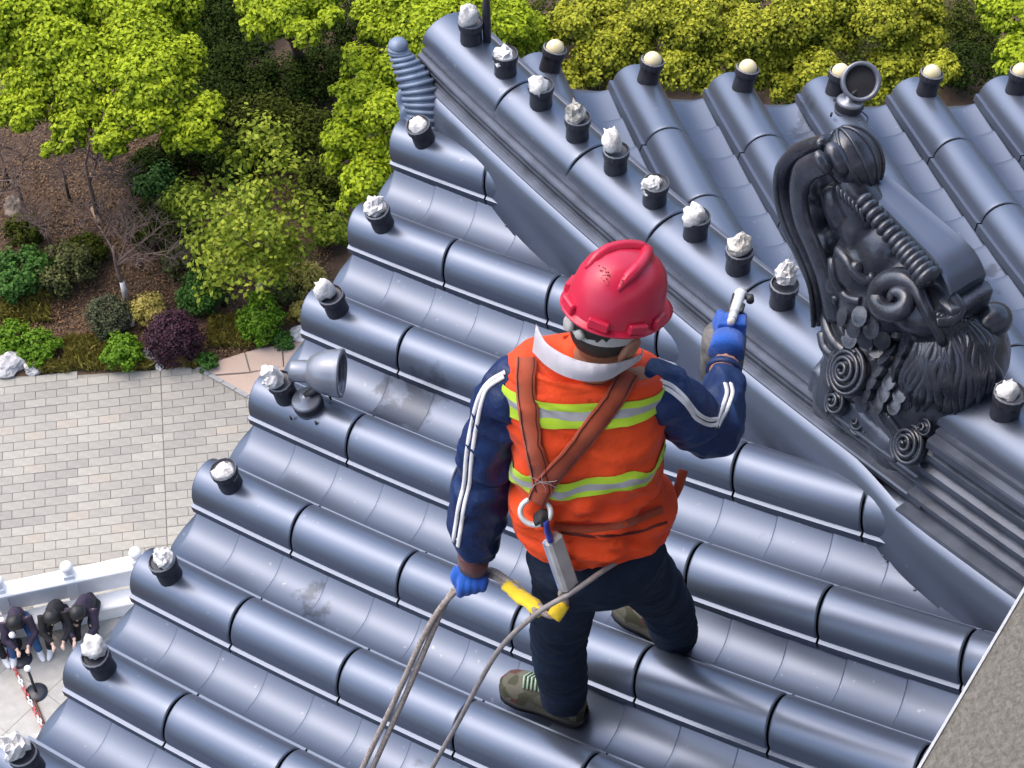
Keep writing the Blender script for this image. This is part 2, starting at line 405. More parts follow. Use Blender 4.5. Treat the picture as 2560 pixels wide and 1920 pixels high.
WME = [mesh('paper_wrap', *wrap_mesh(i), M['wrap'], smooth=(i % 2 == 0)) for i in range(11)]
DME = [mesh('paper_wrap', *wrap_mesh(i+20), M['dirtywrap'], smooth=False) for i in range(3)]
BV, BF = ellipsoid((0, 0, .072), (.029, .029, .03), None, 18, 12); BME = mesh('cream_ball', BV, BF, M['ball'])
def nail(p, N, kind, U):
    i = capn[0]; capn[0] += 1; z = nrm(N); x = nrm(np.cross(U, z)); y = np.cross(z, x)
    o = link('nail_cap', CME[i % 4], roof)
    o.matrix_world = Matrix(((x[0], y[0], z[0], p[0]), (x[1], y[1], z[1], p[1]), (x[2], y[2], z[2], p[2]), (0, 0, 0, 1))) @ Matrix.Rotation(i*1.3, 4, 'Z') @ Matrix.Scale(1.12, 4)
    if kind == 'ball': c = link('cream_ball', BME, o)
    else: c = link('paper_wrap', (DME[i % 3] if kind == 'dirty' else WME[i % 11]), o); c.scale = (1+.08*math.sin(i*2.1), 1+.08*math.sin(i*1.3), .85+.16*(i % 4)); c.rotation_euler = (.12*math.sin(i*3.7), .12*math.sin(i*2.3), i*2.4)
for i, t in enumerate(rowsA[:8]):
    p, T, U, N = sframe('A', t, .115); nail(p+N*(CR*1.02+.004), N, 'wrap', U)
for i, t in enumerate(rowsB[:7]):
    p, T, U, N = sframe('B', t, .085); nail(p+N*(CR*1.02+.004), N, 'ball', U)
for i in range(9):
    w = -.372+i*.1955; nail(hp(w, 0, .186*QS), (0, 0, 1), 'dirty' if i in (3, 7) else 'wrap', np.r_[HD, 0])
nail(hp(2.01, 0, .333*QS), (0, 0, 1), 'wrap', np.r_[HD, 0])
# ------------------------------------------------------------------ tower storey with the stone gallery the picture was taken from
M['stone'] = mat('granite', (.19, .17, .14), rough=.75, col2=(.29, .268, .228), vs=90, bump=.3, bs=120, detail=8)
M['stone_edge'] = mat('pale_edge', (.72, .72, .72), rough=.5)
M['plaster'] = mat('tower_plaster', (.33, .31, .29), rough=.8, var=.15, vs=2)
M['eavewood'] = mat('dark_eave_wood', (.06, .035, .03), rough=.7)
def plan(u, T=6.0):
    t = u*math.tan(PHI/2); return EA*T+NA*u, HD*(u/math.cos(PHI/2)), EB*T+NB*u
def ringwall(name, u0, u1, z0, z1, m, parent=None, T=6.0):
    a, b = plan(u0, T), plan(u1, T); P = list(a)+list(b)[::-1]; n = 6
    v = [(*p, z0) for p in P]+[(*p, z1) for p in P]
    f = [tuple(range(n))[::-1], tuple(range(n, 2*n))]+[(i, (i+1) % n, (i+1) % n+n, i+n) for i in range(n)]
    return obj(name, v, f, m, parent, smooth=False)
tower = empty('tower_storey', 'speckled stone gallery slab of the tower beside the roof, cutting the corner of the picture', 'tower')
ringwall('gallery_slab', 2.3165, 4.4, 2.46, 2.70, M['stone'], tower)
ringwall('slab_edge', 2.312, 2.316, 2.45, 2.702, M['stone_edge'], tower)
ringwall('lower_wall', 2.95, 3.3, .3, 2.455, M['plaster'], tower)
ringwall('upper_wall', 4.0, 4.4, 2.702, 6.895, M['plaster'], tower)
ringwall('unseen_eave', .45, 4.45, 6.9, 7.2, M['eavewood'], tower)  # unseen eave overhead, made wide and low to shade the uphill tiles
ringwall('body_wall', 2.6, 3.0, -20.2, .28, M['plaster'], tower)
# ------------------------------------------------------------------ ridge beast
M['beast'] = mat('beast_clay', (.040, .046, .064), rough=.30, metal=.25, spec=.6, var=.4, vs=14, rvar=.09, bump=.08, bs=90, coat=.35)
def hx(x, y, o=0.0):                                       # line of sight through a pixel met with a plane parallel to the hip
    d = ray(x, y); k = (o-CAM[:2]@HN)/(d[:2]@HN); return CAM+d*k
PXM = 5.35/FPX*KF                                           # metres per view pixel at the beast
HN3, HD3, UZ = np.r_[HN, 0], np.r_[HD, 0], np.array([0, 0, 1.0])
HR = np.stack([HD3, HN3, UZ], 1)                            # columns: along hip, across, up
beast = empty('ridge_beast_statue', 'dark clay dragon-like beast with scales and curls sitting on the hip ridge', 'statue')
cm = MB()
def blob(x, y, o, rx, ry, rz, R=HR): cm.ell(hx(x, y, o), (rx, ry, rz), R, 20, 14)
blob(1862, 830, 0, .13, .15, .17); blob(1900, 770, .0, .15, .15, .15); blob(1870, 720, .0, .12, .13, .15)
blob(1990, 840, 0, .17, .15, .17); blob(2060, 770, -.02, .14, .15, .15); blob(2010, 900, .02, .15, .13, .1); blob(2080, 850, -.02, .1, .12, .12)
blob(1880, 910, .03, .13, .12, .10); blob(1960, 960, .04, .13, .11, .08); blob(1830, 870, .03, .08, .12, .1)
blob(1905, 640, 0, .13, .12, .12); blob(1885, 560, 0, .10, .115, .10); blob(1925, 540, -.02, .09, .10, .11); blob(1850, 590, .02, .07, .10, .07)
blob(1880, 480, -.01, .07, .09, .08); blob(2010, 640, .0, .12, .13, .08); blob(1975, 570, -.04, .09, .10, .08)
cm.tube([hx(1890, 470, 0), hx(1850, 420, .02), hx(1830, 380, .02)], [.06, .055, .045], 14)
cm.tube([hx(1830, 480, .02), hx(1810, 430, .03), hx(1790, 400, .03)], [.05, .045, .03], 12)
cm.tube([hx(1800, 610, 0), hx(1760, 540, 0), hx(1735, 470, 0), hx(1740, 400, 0)], [.07, .06, .05, .03], 12, flat=1)
blob(1765, 470, -.01, .055, .055, .10); blob(1790, 540, -.01, .06, .06, .09); blob(1770, 400, -.01, .05, .05, .06); blob(1815, 620, 0, .06, .07, .09)
cv, cf = remesh(cm.v, cm.f, .008, 8)
cv = np.array([p+.006*fract(p, 9)*np.array([.5, .5, .5]) for p in cv])
obj('beast_body', cv, cf, M['beast'], beast)
BT = bvh(cv, cf)
def on(x, y, off=0.0):
    r = cast(BT, x, y, off); 
    if r is None: q = hx(x, y, .06); return q, nrm(HN3*.8+UZ*.5)
    return r
def relief(name, px, rad, n=40, off=.0, nn=10, closed=False, taper=None):
    P = spline(px, n); pts = np.array([on(x, y, off)[0] for x, y in P])
    for _ in range(3): pts[1:-1] = (pts[:-2]+2*pts[1:-1]+pts[2:])/4
    r = np.full(len(pts), rad) if taper is None else rad*np.interp(np.linspace(0, 1, len(pts)), *taper)
    v, f = tube(pts, r, nn); return v, f
# nose scroll: a thick S-shaped band
P = spline([(1772, 700), (1765, 620), (1738, 545), (1708, 480), (1694, 420), (1698, 365), (1725, 330), (1760, 315), (1790, 308)], 50)
pts = np.array([hx(x, y, .09-.05*i/50) for i, (x, y) in enumerate(P)])
mb = MB(); mb.tube(pts, .021*np.interp(np.linspace(0, 1, 50), [0, .1, .5, .8, 1], [.5, .8, 1, 1.15, 1.1]), 12, flat=1.5)
mb.tube(pts+HN3*.026+np.array([0, 0, .008]), .007, 8); mb.build('nose_scroll', M['beast'], beast)
P = spline([(1800, 690), (1785, 610), (1760, 540), (1735, 480), (1726, 420), (1738, 372), (1780, 350)], 40)
v, f = tube(np.array([hx(x, y, .10) for x, y in P]), .016, 10, flat=2.2); obj('nose_scroll', v, f, M['beast'], beast)
# knob of the head crest with its ribs
c = hx(1845, 345, -.01); A3 = nrm(hx(1820, 300, 0)-hx(1880, 420, 0)); B3 = nrm(np.cross(A3, HN3)); R3 = np.stack([B3, HN3, A3], 1)
mb = MB(); mb.ell(c, (.058, .075, .088), R3, 24, 16); mb.ell(hx(1808, 345, .05), (.028, .03, .05), R3)
mb.build('crest_knob', M['beast'], beast)
for q in (-.9, -.35, .2, .75):
    pts = [c+R3@np.array([.06*math.sin(a)*math.cos(q), .077*math.sin(a)*math.sin(q)+.0, .09*math.cos(a)]) for a in np.linspace(.15, 2.6, 20)]
    pts = [np.array(p) for p in pts]; v, f = tube(pts, .0045, 6); obj('crest_rib', v, f, M['beast'], beast)
for q in (2.0, 2.6):
    pts = [c+R3@np.array([.06*math.sin(a)*math.cos(q), .077*math.sin(a)*math.sin(q), .09*math.cos(a)]) for a in np.linspace(.15, 2.6, 20)]
    v, f = tube(pts, .0045, 6); obj('crest_rib', v, f, M['beast'], beast)
# flat back slab, lit from above
a0, a1 = hx(1888, 402, -.035), hx(2098, 596, -.035); ax = nrm(a1-a0); nn_ = nrm(np.cross(HN3, ax)); nn_ = nn_ if nn_[2] > 0 else -nn_
L_ = np.linalg.norm(a1-a0); v = []; 
for s_ in (0, .2, .4, .6, .75, .85, .9, .94, .97, .985, .995, 1):
    wd = .046+.016*s_; cc = a0+ax*L_*s_-nn_*.05*max(0, (s_-.75)/.25)**2.2
    for yy, zz in ((-wd, -.05), (-wd, -.004), (-wd+.006, .003), (-wd+.03, .0), (0, .004), (wd-.03, .0), (wd-.006, .003), (wd, -.004), (wd, -.05)): v.append(cc+HN3*yy+nn_*(zz))
f = grid_faces(12, 9)+[tuple(range(9)), tuple(range(99, 108))[::-1]]
o_ = obj('back_slab', [np.asarray(q)+nn_*.018 for q in v], f, M['roof'], beast, smooth=True); o_.modifiers.new('e', 'EDGE_SPLIT').split_angle = math.radians(35)
mb = MB(); mb.box(hx(2060, 640, -.03), (.13, .15, .09), np.array([ax, HN3, nn_])); 
v, f = remesh(mb.v, mb.f, .01, 4); obj('shoulder_block', v, f, M['beast'], beast)
# twisted horn along the slab: overlapping beads
P = spline([(1868, 432), (1905, 480), (1945, 525), (1975, 560), (2005, 598)], 14)
for i, (x, y) in enumerate(P):
    p = hx(x, y, .062); v, f = ellipsoid(p, (.014+.0004*i, .020+.0009*i, .027+.0009*i), np.stack([ax, nn_, np.cross(ax, nn_)], 1), 14, 8); obj('horn_ring', v, f, M['beast'], beast)
# teeth
for i in range(7):
    x, y = np.array([1800, 432])+(np.array([1850, 480])-np.array([1800, 432]))*i/6; p = hx(x+14, y-16, .085)
    v, f = ellipsoid(p, (.010, .022, .006), np.stack([nrm(HN3+UZ*.3), nrm(UZ*.6-HD3*.4), nrm(np.cross(HN3, UZ)+HD3*.8)], 1), 8, 6); obj('tooth', v, f, M['beast'], beast)
# brow, eye, cheek
v, f = relief('brow', [(1815, 540), (1830, 560), (1848, 588), (1872, 605), (1890, 592)], .014, 30, .006); obj('brow', v, f, M['beast'], beast)
p, n_ = on(1848, 578, -.004); v, f = ellipsoid(p, .022, None); obj('eyeball', v, f, M['beast'], beast)
v, f = relief('cheek', [(1800, 560), (1805, 600), (1830, 640), (1860, 650)], .012, 30, .004); obj('cheek_fold', v, f, M['beast'], beast)
# ear curl
def spiral(cx, cy, r0, turns, n=60, a0=0.0, sq=1.0, sgn=1): return [(cx+r*math.cos(a), cy+sq*r*math.sin(a)) for r, a in ((r0*(1-.92*i/(n-1)), a0+sgn*turns*2*math.pi*i/(n-1)) for i in range(n))]
mb = MB(); px = [(2040, 745), (2020, 700), (1998, 668)]+spiral(1940, 648, 48, 1.5, 40, -.3, .95, -1)
v, f = relief('ear_curl', px, .024, 90, .012, 10, False, ([0, .15, .5, 1], [.5, 1.3, 1.1, .5])); obj('ear_curl', v, f, M['beast'], beast)
v, f = relief('fin', [(1985, 615), (2020, 612), (2052, 640), (2070, 668), (2050, 690), (2020, 694)], .016, 50, .008); obj('shoulder_fold', v, f, M['beast'], beast)
# collar leaves on the left
for px, r in (([(1788, 660), (1786, 700), (1800, 735), (1826, 760)], .018), ([(1805, 640), (1812, 690), (1830, 735), (1850, 765)], .012), ([(1776, 720), (1784, 752), (1808, 772), (1838, 778)], .016)):
    v, f = relief('leaf', px, r, 30, .0, 8); obj('collar_leaf', v, f, M['beast'], beast)
# scales: rounded plates in rows, overlapping downwards
rnd = random.Random(2); row = 0; y = 678
while y < 872:
    x = 1826+(row % 2)*17+(y-672)*.22
    while x < 1975-(y-672)*.10:
        ok = not ((x-1945)**2+(y-648)**2 < 62**2 or (x-1838)**2+(y-800)**2 < 58**2)
        if ok:
            p, n_ = on(x, y, .001); dn = nrm(on(x+4, y+18, 0)[0]-on(x, y, 0)[0]+1e-5); dn = nrm(dn-n_*(dn@n_)); sd = np.cross(n_, dn)
            m_ = 12; v = [p+n_*.018]
            rim = [p+dn*math.cos(a)*.026*(1.1 if math.cos(a) > 0 else .9)+sd*math.sin(a)*.0235+n_*(.012+.012*math.cos(a)) for a in np.arange(m_)*2*math.pi/m_]
            mid_ = [p+(q-p)*.6+n_*.005 for q in rim]; low_ = [q-n_*.02-dn*.002 for q in rim]
            v += mid_+rim+rim+low_
            f = [(0, 1+i, 1+(i+1) % m_) for i in range(m_)]+[(1+i, 1+m_+i, 1+m_+(i+1) % m_, 1+(i+1) % m_) for i in range(m_)]+[(1+2*m_+i, 1+3*m_+i, 1+3*m_+(i+1) % m_, 1+2*m_+(i+1) % m_) for i in range(m_)]
            obj('scale', v, f, M['beast'], beast)
        x += 34
    y += 24; row += 1
# snail curls of the mane
for cx, cy, r, tn, sq in ((1836, 803, 54, 4.2, 1.05), (1863, 912, 34, 3.2, 1.0), (1968, 962, 44, 3.6, .95), (2006, 926, 20, 2.2, .9), (1812, 870, 30, 2.5, 1)):
    px = spiral(cx, cy, r, tn, 90, 2.4, sq); c0 = np.array(on(cx, cy)[0]); n_ = nrm(HN3*.75+UZ*.55-HD3*.1)
    e1 = nrm(RT-n_*(RT@n_)); e2 = np.cross(n_, e1); q = r*PXM
    pts = [c0+n_*(.012+.03*(i/89.0))+(e1*math.cos(2.4+tn*2*math.pi*i/89)+e2*-math.sin(2.4+tn*2*math.pi*i/89)*1.15)*q*(1-.95*i/89) for i in range(90)]
    mb = MB(); mb.tube(pts, .42*q/tn*np.linspace(1.1, .9, 90), 7); mb.ell(c0+n_*.0, (q*.95, q*1.08, .026), np.stack([e1, e2, n_], 1), 18, 8)
    mb.build('mane_curl', M['beast'], beast)
# mane strands
rnd = random.Random(11); mb = MB(); mb2 = MB()
for i in range(11):
    x0 = 1985+i*7; y0 = 738-max(0, i-5)*3; x1 = 1932+i*11.5+rnd.uniform(-6, 6); y1 = 884-i*1.2+rnd.uniform(-10, 14)
    px = [(x0, y0), (x0*.75+x1*.25+9*math.sin(i*1.1), y0*.75+y1*.25), (x0*.5+x1*.5-9*math.sin(i*1.1+.6), (y0+y1)/2), (x0*.25+x1*.75+10*math.sin(i*1.1+1.2), y0*.25+y1*.75), (x1, y1)]
    for dd, rr_ in ((0, .015), (5, .009)):
        v, f = relief('', [(a_+dd, b_-dd*.3) for a_, b_ in px], rr_, 34, .002, 8, False, ([0, .3, .8, 1], [.7, 1, .9, .25])); mb.add(v, f)
for i in range(12):
    x0 = 1995+i*9; y0 = 668+i*2.6; x1 = 2036+i*9.6+rnd.uniform(-6, 6); y1 = 900-i*4+rnd.uniform(-10, 10)
    px = [(x0, y0), (x0*.75+x1*.25+26+8*math.sin(i*1.2), y0*.75+y1*.25), (x0*.5+x1*.5+22-9*math.sin(i*1.2+.5), (y0+y1)/2), (x0*.25+x1*.75+16+9*math.sin(i*1.2+1), y0*.25+y1*.75), (x1, y1)]
    for dd, rr_ in ((0, .0155), (5, .009)):
        v, f = relief('', [(a_+dd, b_-dd*.3) for a_, b_ in px], rr_, 34, .002, 8, False, ([0, .3, .8, 1], [.7, 1, .9, .25])); mb2.add(v, f)
mb.build('mane', M['beast'], beast); mb2.build('mane', M['beast'], beast)
mb = MB()
for i in range(6):
    v, f = relief('', [(1890+i*6, 862+i*7), (1905+i*7, 895+i*6), (1925+i*6, 925+i*5), (1945+i*4, 945+i*6)], .009, 22, .003, 7); mb.add(v, f)
mb.build('mane', M['beast'], beast)
v, f = remesh(*ellipsoid(hx(2142, 692, -.10), (.05, .06, .045), HR), .008, 2); obj('rear_knob', v, f, M['beast'], beast)
# plinth with mortar that beds it on the ridge
pl = MB(); pl.box(hp(1.66, .0, .12*QS), (.44, .26, .12), np.array([HD3, HN3, UZ])); v, f = remesh(pl.v, pl.f, .02, 2)
v = [p+.012*np.array([fract(p, 14), fract(p+5, 14), fract(p+9, 14)]) for p in v]; obj('mortar_bed', v, f, M['ridge'], beast)
# ------------------------------------------------------------------ corner ornament: ribbed horn at the hip end
M['blueclay'] = mat('blue_clay', (.17, .22, .31), rough=.4, metal=.1, var=.2, vs=18, bump=.05, bs=80)
orn = empty('hip_end_ornament', 'ribbed blue-grey horn rising from the hip end at the roof corner', 'ornament')
P = spline([(922, 290), (918, 240), (906, 195), (884, 150), (864, 116), (857, 98)], 46); kk = 6.75
pts = np.array([at(x, y, kk-.002*i) for i, (x, y) in enumerate(P)])
r = np.interp(np.linspace(0, 1, 46), [0, .3, .5, .8, .9, 1], [.05, .062, .052, .027, .026, .022])
v, f = tube(pts, r*(1-.02), 18); obj('horn_core', v, f, M['blueclay'], orn)
for i in range(0, 40, 3):
    mbb = MB(); P_, T_, X_, Y_ = frames(pts); a = np.linspace(0, 2*math.pi, 20)
    ring = [P_[i]+(r[i]+.001)*(math.cos(q)*X_[i]+math.sin(q)*Y_[i])+T_[i]*.014*math.cos(q) for q in a]
    mbb.tube(ring, .0085, 7, cap=False); mbb.build('horn_rib', M['blueclay'], orn)
mbb = MB(); mbb.ell(at(860, 98, kk-.09), (.034, .034, .026)); mbb.build('horn_tip', M['blueclay'], orn)
mbb = MB(); mbb.ell(at(868, 215, kk-.02), (.02, .02, .05)); mbb.ell(at(878, 250, kk), (.025, .02, .045)); mbb.ell(at(895, 275, kk), (.03, .03, .05)); mbb.ell(at(930, 262, kk+.02), (.06, .05, .09))
v, f = remesh(mbb.v, mbb.f, .007, 3); obj('horn_base', v, f, M['blueclay'], orn)
# ------------------------------------------------------------------ rod on the ridge
p0 = hp(-.345, -.045, .175*QS); 
v, f = tube([p0, p0+UZ*.09, p0+UZ*.17, p0+UZ*.225], [.0135, .0145, .0125, .001], 12)
tag(obj('lightning_rod', v, f, M['cap']), 'thin dark pointed rod standing on the ridge next to its end cap', 'rod')
# ------------------------------------------------------------------ floodlights
M['lamp'] = mat('lamp_grey', (.20, .215, .26), rough=.28, metal=.25, var=.08, vs=12, coat=.3)
M['lampdk'] = mat('lamp_dark', (.03, .03, .036), rough=.45)
M['lens'] = mat('lamp_lens', (.035, .035, .04), rough=.25)
def floodlight(label, base, N, axis, bell_c, R, Ls, stub):
    f0 = empty('floodlight', label, 'floodlight', 'roof floodlights')
    v, f = lathe(base, N, [(.0, -.012), (.046, -.012), (.047, .0), (.047, .034), (.043, .04), (.018, .042), (.017, .055), (.0, .056)], 24); obj('mount', v, f, M['lamp'], f0)
    v, f = lathe(base, N, [(.0475, .003), (.0482, .005), (.0482, .028), (.0475, .03)], 24); obj('mount_band', v, f, M['lampdk'], f0)
    v, f = tube([base+np.asarray(N)*.05, (base+np.asarray(N)*.06+bell_c)/2-np.array([0, 0, .012]), bell_c-nrm(axis)*Ls*.55-np.array([0, 0, R*.35])], [.012, .013, .014], 10); obj('arm', v, f, M['lampdk'], f0)
    prof = [(0, -Ls-stub), (R*.42, -Ls-stub), (R*.46, -Ls-stub+.01), (R*.48, -Ls*.92), (R*.62, -Ls*.84), (R*.82, -Ls*.62), (R*.94, -Ls*.36), (R*.985, -Ls*.1), (R, 0), (R*1.02, .003), (R*1.02, .008), (R*.84, .008), (R*.80, -.012)]
    v, f = lathe(bell_c, axis, prof, 36); obj('housing', v, f, M['lamp'], f0)
    v, f = lathe(bell_c, axis, [(R*.81, -.006), (R*.4, -.003), (0, -.002)], 36); obj('lens', v, f, M['lens'], f0)
    v, f = lathe(bell_c, axis, [(R*1.0, .0035), (R*1.028, .005), (R*1.028, .012), (R*.83, .0125), (R*.82, .004)], 36); obj('bezel', v, f, M['lampdk'] if False else M['lamp'], f0)
    x = nrm(np.cross(N, axis)); y = np.cross(N, x)
    for a in (.5, 2.2, 3.6, 5.2):
        p = base+.068*(math.cos(a)*x+math.sin(a)*y)-np.asarray(N)*.016
        v, f = tube([p, p+np.asarray(N)*.016], .004, 6); obj('screw', v, f, M['lampdk'], f0)
    pts = [base+.046*x, base+.075*x-.01*y-np.asarray(N)*.02, base+.06*x-.05*y-np.asarray(N)*.02]
    v, f = tube(spline(pts, 10), .0022, 6); obj('cable', v, f, M['lampdk'], f0)
tq = rowsA[3]; p, T, U, N = sframe('A', tq, .205); bs = p+N*(CR*1.02+.008)
bc = at(731, 806, np.linalg.norm(0)+float((bs-CAM)@FW)-.06)
floodlight('grey bell-shaped floodlight lying on the left slope, opening to the right', bs, N, nrm(RT*.97+UP*.0+np.array([.0, -.12, .06])), bc, .074, .105, .045)
tq = rowsB[3]; p, T, U, N = sframe('B', tq, .20); bs = p+N*(CR*1.02+.008)
bc = at(1859, 176, float((bs-CAM)@FW)-.05)
floodlight('round floodlight at the far eave with its dark lens facing the viewer', bs, N, nrm(-FW+np.array([0.05, -.1, -.12])), bc, .068, .10, .04)
# ------------------------------------------------------------------ the worker
def fabric(name, c, c2, vs=5, rough=.75, bump=.25, bs=500, sheen=.2): return mat(name, c, rough=rough, col2=c2, vs=vs, bump=bump, bs=bs, sheen=sheen, spec=.3)
M['skin'] = mat('skin', (.34, .165, .10), rough=.5, var=.12, vs=20, spec=.4)
M['hair'] = mat('black_hair', (.012, .011, .011), rough=.5)
M['navy'] = fabric('navy_nylon', (.008, .021, .080), (.014, .040, .14), 7, .42, .55, 17, .0)
M['white_tape'] = fabric('white_stripe', (.74, .73, .74), (.8, .79, .8), 30, .6, .1)
M['jeans'] = fabric('dark_jeans', (.004, .009, .024), (.008, .020, .046), 9, .8, .5, 20, 0)
M['orange'] = fabric('orange_vest', (.74, .055, .007), (.80, .075, .010), 6, .65, .4, 19, .1)
nt_ = M['orange'].node_tree; bb_ = nt_.nodes['Principled BSDF']; tc_ = nt_.nodes.new('ShaderNodeTexCoord'); n_ = nt_.nodes.new('ShaderNodeTexNoise'); n_.inputs['Scale'].default_value = 9; n_.inputs['Detail'].default_value = 8; n_.inputs['Roughness'].default_value = .7
nt_.links.new(tc_.outputs['Object'], n_.inputs['Vector']); r_ = nt_.nodes.new('ShaderNodeValToRGB'); r_.color_ramp.elements[0].position = .58; r_.color_ramp.elements[1].position = .74
mx_ = nt_.nodes.new('ShaderNodeMix'); mx_.data_type = 'RGBA'; mx_.inputs[7].default_value = (.22, .035, .012, 1); sc_ = nt_.nodes.new('ShaderNodeMath'); sc_.operation = 'MULTIPLY'; sc_.inputs[1].default_value = .75
nt_.links.new(n_.outputs['Fac'], r_.inputs[0]); nt_.links.new(r_.outputs[0], sc_.inputs[0]); nt_.links.new(sc_.outputs[0], mx_.inputs[0]); nt_.links.new(bb_.inputs['Base Color'].links[0].from_socket, mx_.inputs[6]); nt_.links.new(mx_.outputs[2], bb_.inputs['Base Color'])
M['lime'] = fabric('lime_tape', (.40, .60, .025), (.46, .68, .035), 12, .55, .15)
M['silver'] = fabric('silver_tape', (.32, .32, .33), (.40, .40, .41), 12, .35, .1)
M['web'] = fabric('red_brown_webbing', (.40, .066, .026), (.46, .09, .036), 14, .65, .4, 900)
M['stitch'] = mat('dark_stitch', (.10, .012, .008), rough=.8)
M['helmet'] = mat('helmet_red', (.56, .018, .060), rough=.36, var=.08, vs=6, coat=.12, rvar=.06)
M['helmet_scuff'] = mat('helmet_scuff', (.25, .03, .04), rough=.8, var=.5, vs=300)
M['greyfab'] = fabric('grey_collar', (.46, .44, .49), (.54, .52, .57), 18, .75, .25)
M['strapgrey'] = mat('suspension_grey', (.42, .41, .40), rough=.5, var=.1)
M['glove'] = fabric('blue_glove', (.008, .075, .42), (.012, .12, .55), 16, .6, .5, 500)
M['glovedirt'] = fabric('dirty_glove_cuff', (.10, .035, .045), (.16, .06, .05), 20, .8, .4)
M['steel'] = mat('bright_steel', (.80, .79, .77), rough=.3, metal=.35, var=.1, vs=30)
M['rope'] = fabric('pale_rope', (.50, .43, .39), (.24, .19, .17), 130, .8, .5, 600)
M['cable'] = mat('grey_cable', (.27, .245, .24), rough=.5, var=.2, vs=60)
M['yellow'] = fabric('yellow_tape', (.80, .55, .02), (.86, .62, .03), 20, .4, .2)
M['blackweb'] = mat('black_webbing', (.02, .02, .022), rough=.7)
M['blueweb'] = fabric('blue_webbing', (.012, .02, .22), (.016, .028, .30), 30, .6)
M['pack'] = mat('grey_plastic_film', (.46, .44, .44), rough=.25, var=.22, vs=26, coat=.3)
M['packside'] = mat('pale_blue_film', (.30, .36, .50), rough=.3, var=.3, vs=40)
M['sole'] = mat('shoe_sole', (.02, .02, .02), rough=.7)
def camo():
    m = mat('camouflage', (.12, .11, .075), rough=.8, bump=.3, bs=400); nt = m.node_tree
    tc = nt.nodes.new('ShaderNodeTexCoord'); n = nt.nodes.new('ShaderNodeTexVoronoi'); n.inputs['Scale'].default_value = 34
    nt.links.new(tc.outputs['Object'], n.inputs['Vector']); r = nt.nodes.new('ShaderNodeValToRGB'); r.color_ramp.interpolation = 'CONSTANT'
    r.color_ramp.elements[0].color = (.10, .092, .066, 1); r.color_ramp.elements[1].position = .45; r.color_ramp.elements[1].color = (.045, .045, .022, 1)
    for q, c_ in ((.62, (.125, .118, .085, 1)), (.75, (.085, .03, .024, 1)), (.85, (.06, .06, .036, 1))): e = r.color_ramp.elements.new(q); e.color = c_
    sp = nt.nodes.new('ShaderNodeSeparateColor'); nt.links.new(n.outputs['Color'], sp.inputs[0]); nt.links.new(sp.outputs[0], r.inputs[0])
    nt.links.new(r.outputs[0], nt.nodes['Principled BSDF'].inputs['Base Color']); return m
M['camo'] = camo()
person = empty('person', 'roof worker in red helmet, orange reflective vest and navy jacket spraying the ridge caps', 'person')
LF, RF = hitroof('A', 1172, 1530, -.01), hitroof('A', 1410, 1365, -.01)
J = dict(la=at(1217, 1495, 5.30), lk=at(1207, 1385, 4.92), lh=at(1232, 1235, 4.58), ra=at(1455, 1368, 5.36), rk=at(1428, 1288, 4.98), rh=at(1350, 1205, 4.60),
         pel=at(1290, 1190, 4.55), mid=at(1280, 1000, 4.40), c7=at(1268, 805, 4.25), ls=at(1105, 845, 4.28), le=at(1047, 1015, 4.47), lw=at(1022, 1205, 4.63),
         rs=at(1428, 850, 4.28), re=at(1540, 925, 4.50), rw=at(1567, 785, 4.68), head=at(1316, 700, 4.12))
# --- body: one continuous skin under the clothes
b = MB()
b.tube(spline([J['la'], J['lk'], J['lh'], J['pel']], 24), np.interp(np.linspace(0, 1, 24), [0, .2, .33, .6, 1], [.035, .045, .045, .07, .08]), 12)
b.tube(spline([J['ra'], J['rk'], J['rh'], J['pel']], 24), np.interp(np.linspace(0, 1, 24), [0, .2, .33, .6, 1], [.035, .045, .045, .07, .08]), 12)
b.tube(spline([J['pel'], J['mid'], J['c7']], 14), [.10]*11+[.09, .075, .06], 14)
for s_ in 'lr':
    b.tube(spline([J['c7'], J[s_+'s'], J[s_+'e'], J[s_+'w']], 24), np.interp(np.linspace(0, 1, 24), [0, .3, .6, 1], [.045, .045, .04, .036]), 12)
AW = nrm(np.array([_sy, _cy, 0])); RG = nrm(np.array([_cy, -_sy, 0]))
HF = nrm(AW*.72+RG*.70); HU = nrm(np.array([0, 0, 1])*.92+HF*.36); HF = nrm(HF-HU*(HF@HU)); HRt = np.cross(HF, HU)   # head: forward, up, right
HM = np.stack([HRt, HF, HU], 1)
hc = J['head']
def HP(x, y, z): return hc+HM@np.array([x, y, z])*.92
b.tube([J['c7']-np.array([0, 0, .03])+AW*.03, HP(0, .0, -.09), HP(0, 0, 0)], [.055, .052, .055], 14)
b.ell(HP(0, -.01, .02), (.068, .085, .10), HM, 20, 14); b.ell(HP(0, .04, -.06), (.052, .05, .055), HM); b.tube([HP(0, .09, .02), HP(0, .108, -.018)], [.010, .016], 8)
b.tube([HP(-.025, .085, -.06), HP(.025, .085, -.06)], [.010, .010], 8); b.ell(HP(-.032, .078, .015), .014); b.ell(HP(.032, .078, .015), .014); b.ell(HP(0, .075, -.10), .02)
v, f = remesh(b.v, b.f, .008, 3); obj('body', v, f, M['skin'], person)
for sx in (-1, 1):
    e = MB(); ring = [HP(sx*(.077+.012*math.sin(a)*.5), -.005+.020*math.cos(a)-.008, -.02+.032*math.sin(a)) for a in np.linspace(0, 2*math.pi, 16)]
    e.tube(ring, .008, 7, cap=False); e.ell(HP(sx*.076, -.008, -.02), (.006, .018, .028), HM); e.build('ear', M['skin'], person)
    obj('eye', *ellipsoid(HP(sx*.031, .087, .016), .010), M['hair'], person)
v, f = ellipsoid(HP(0, -.018, .025), (.073, .085, .092), HM, 24, 18)
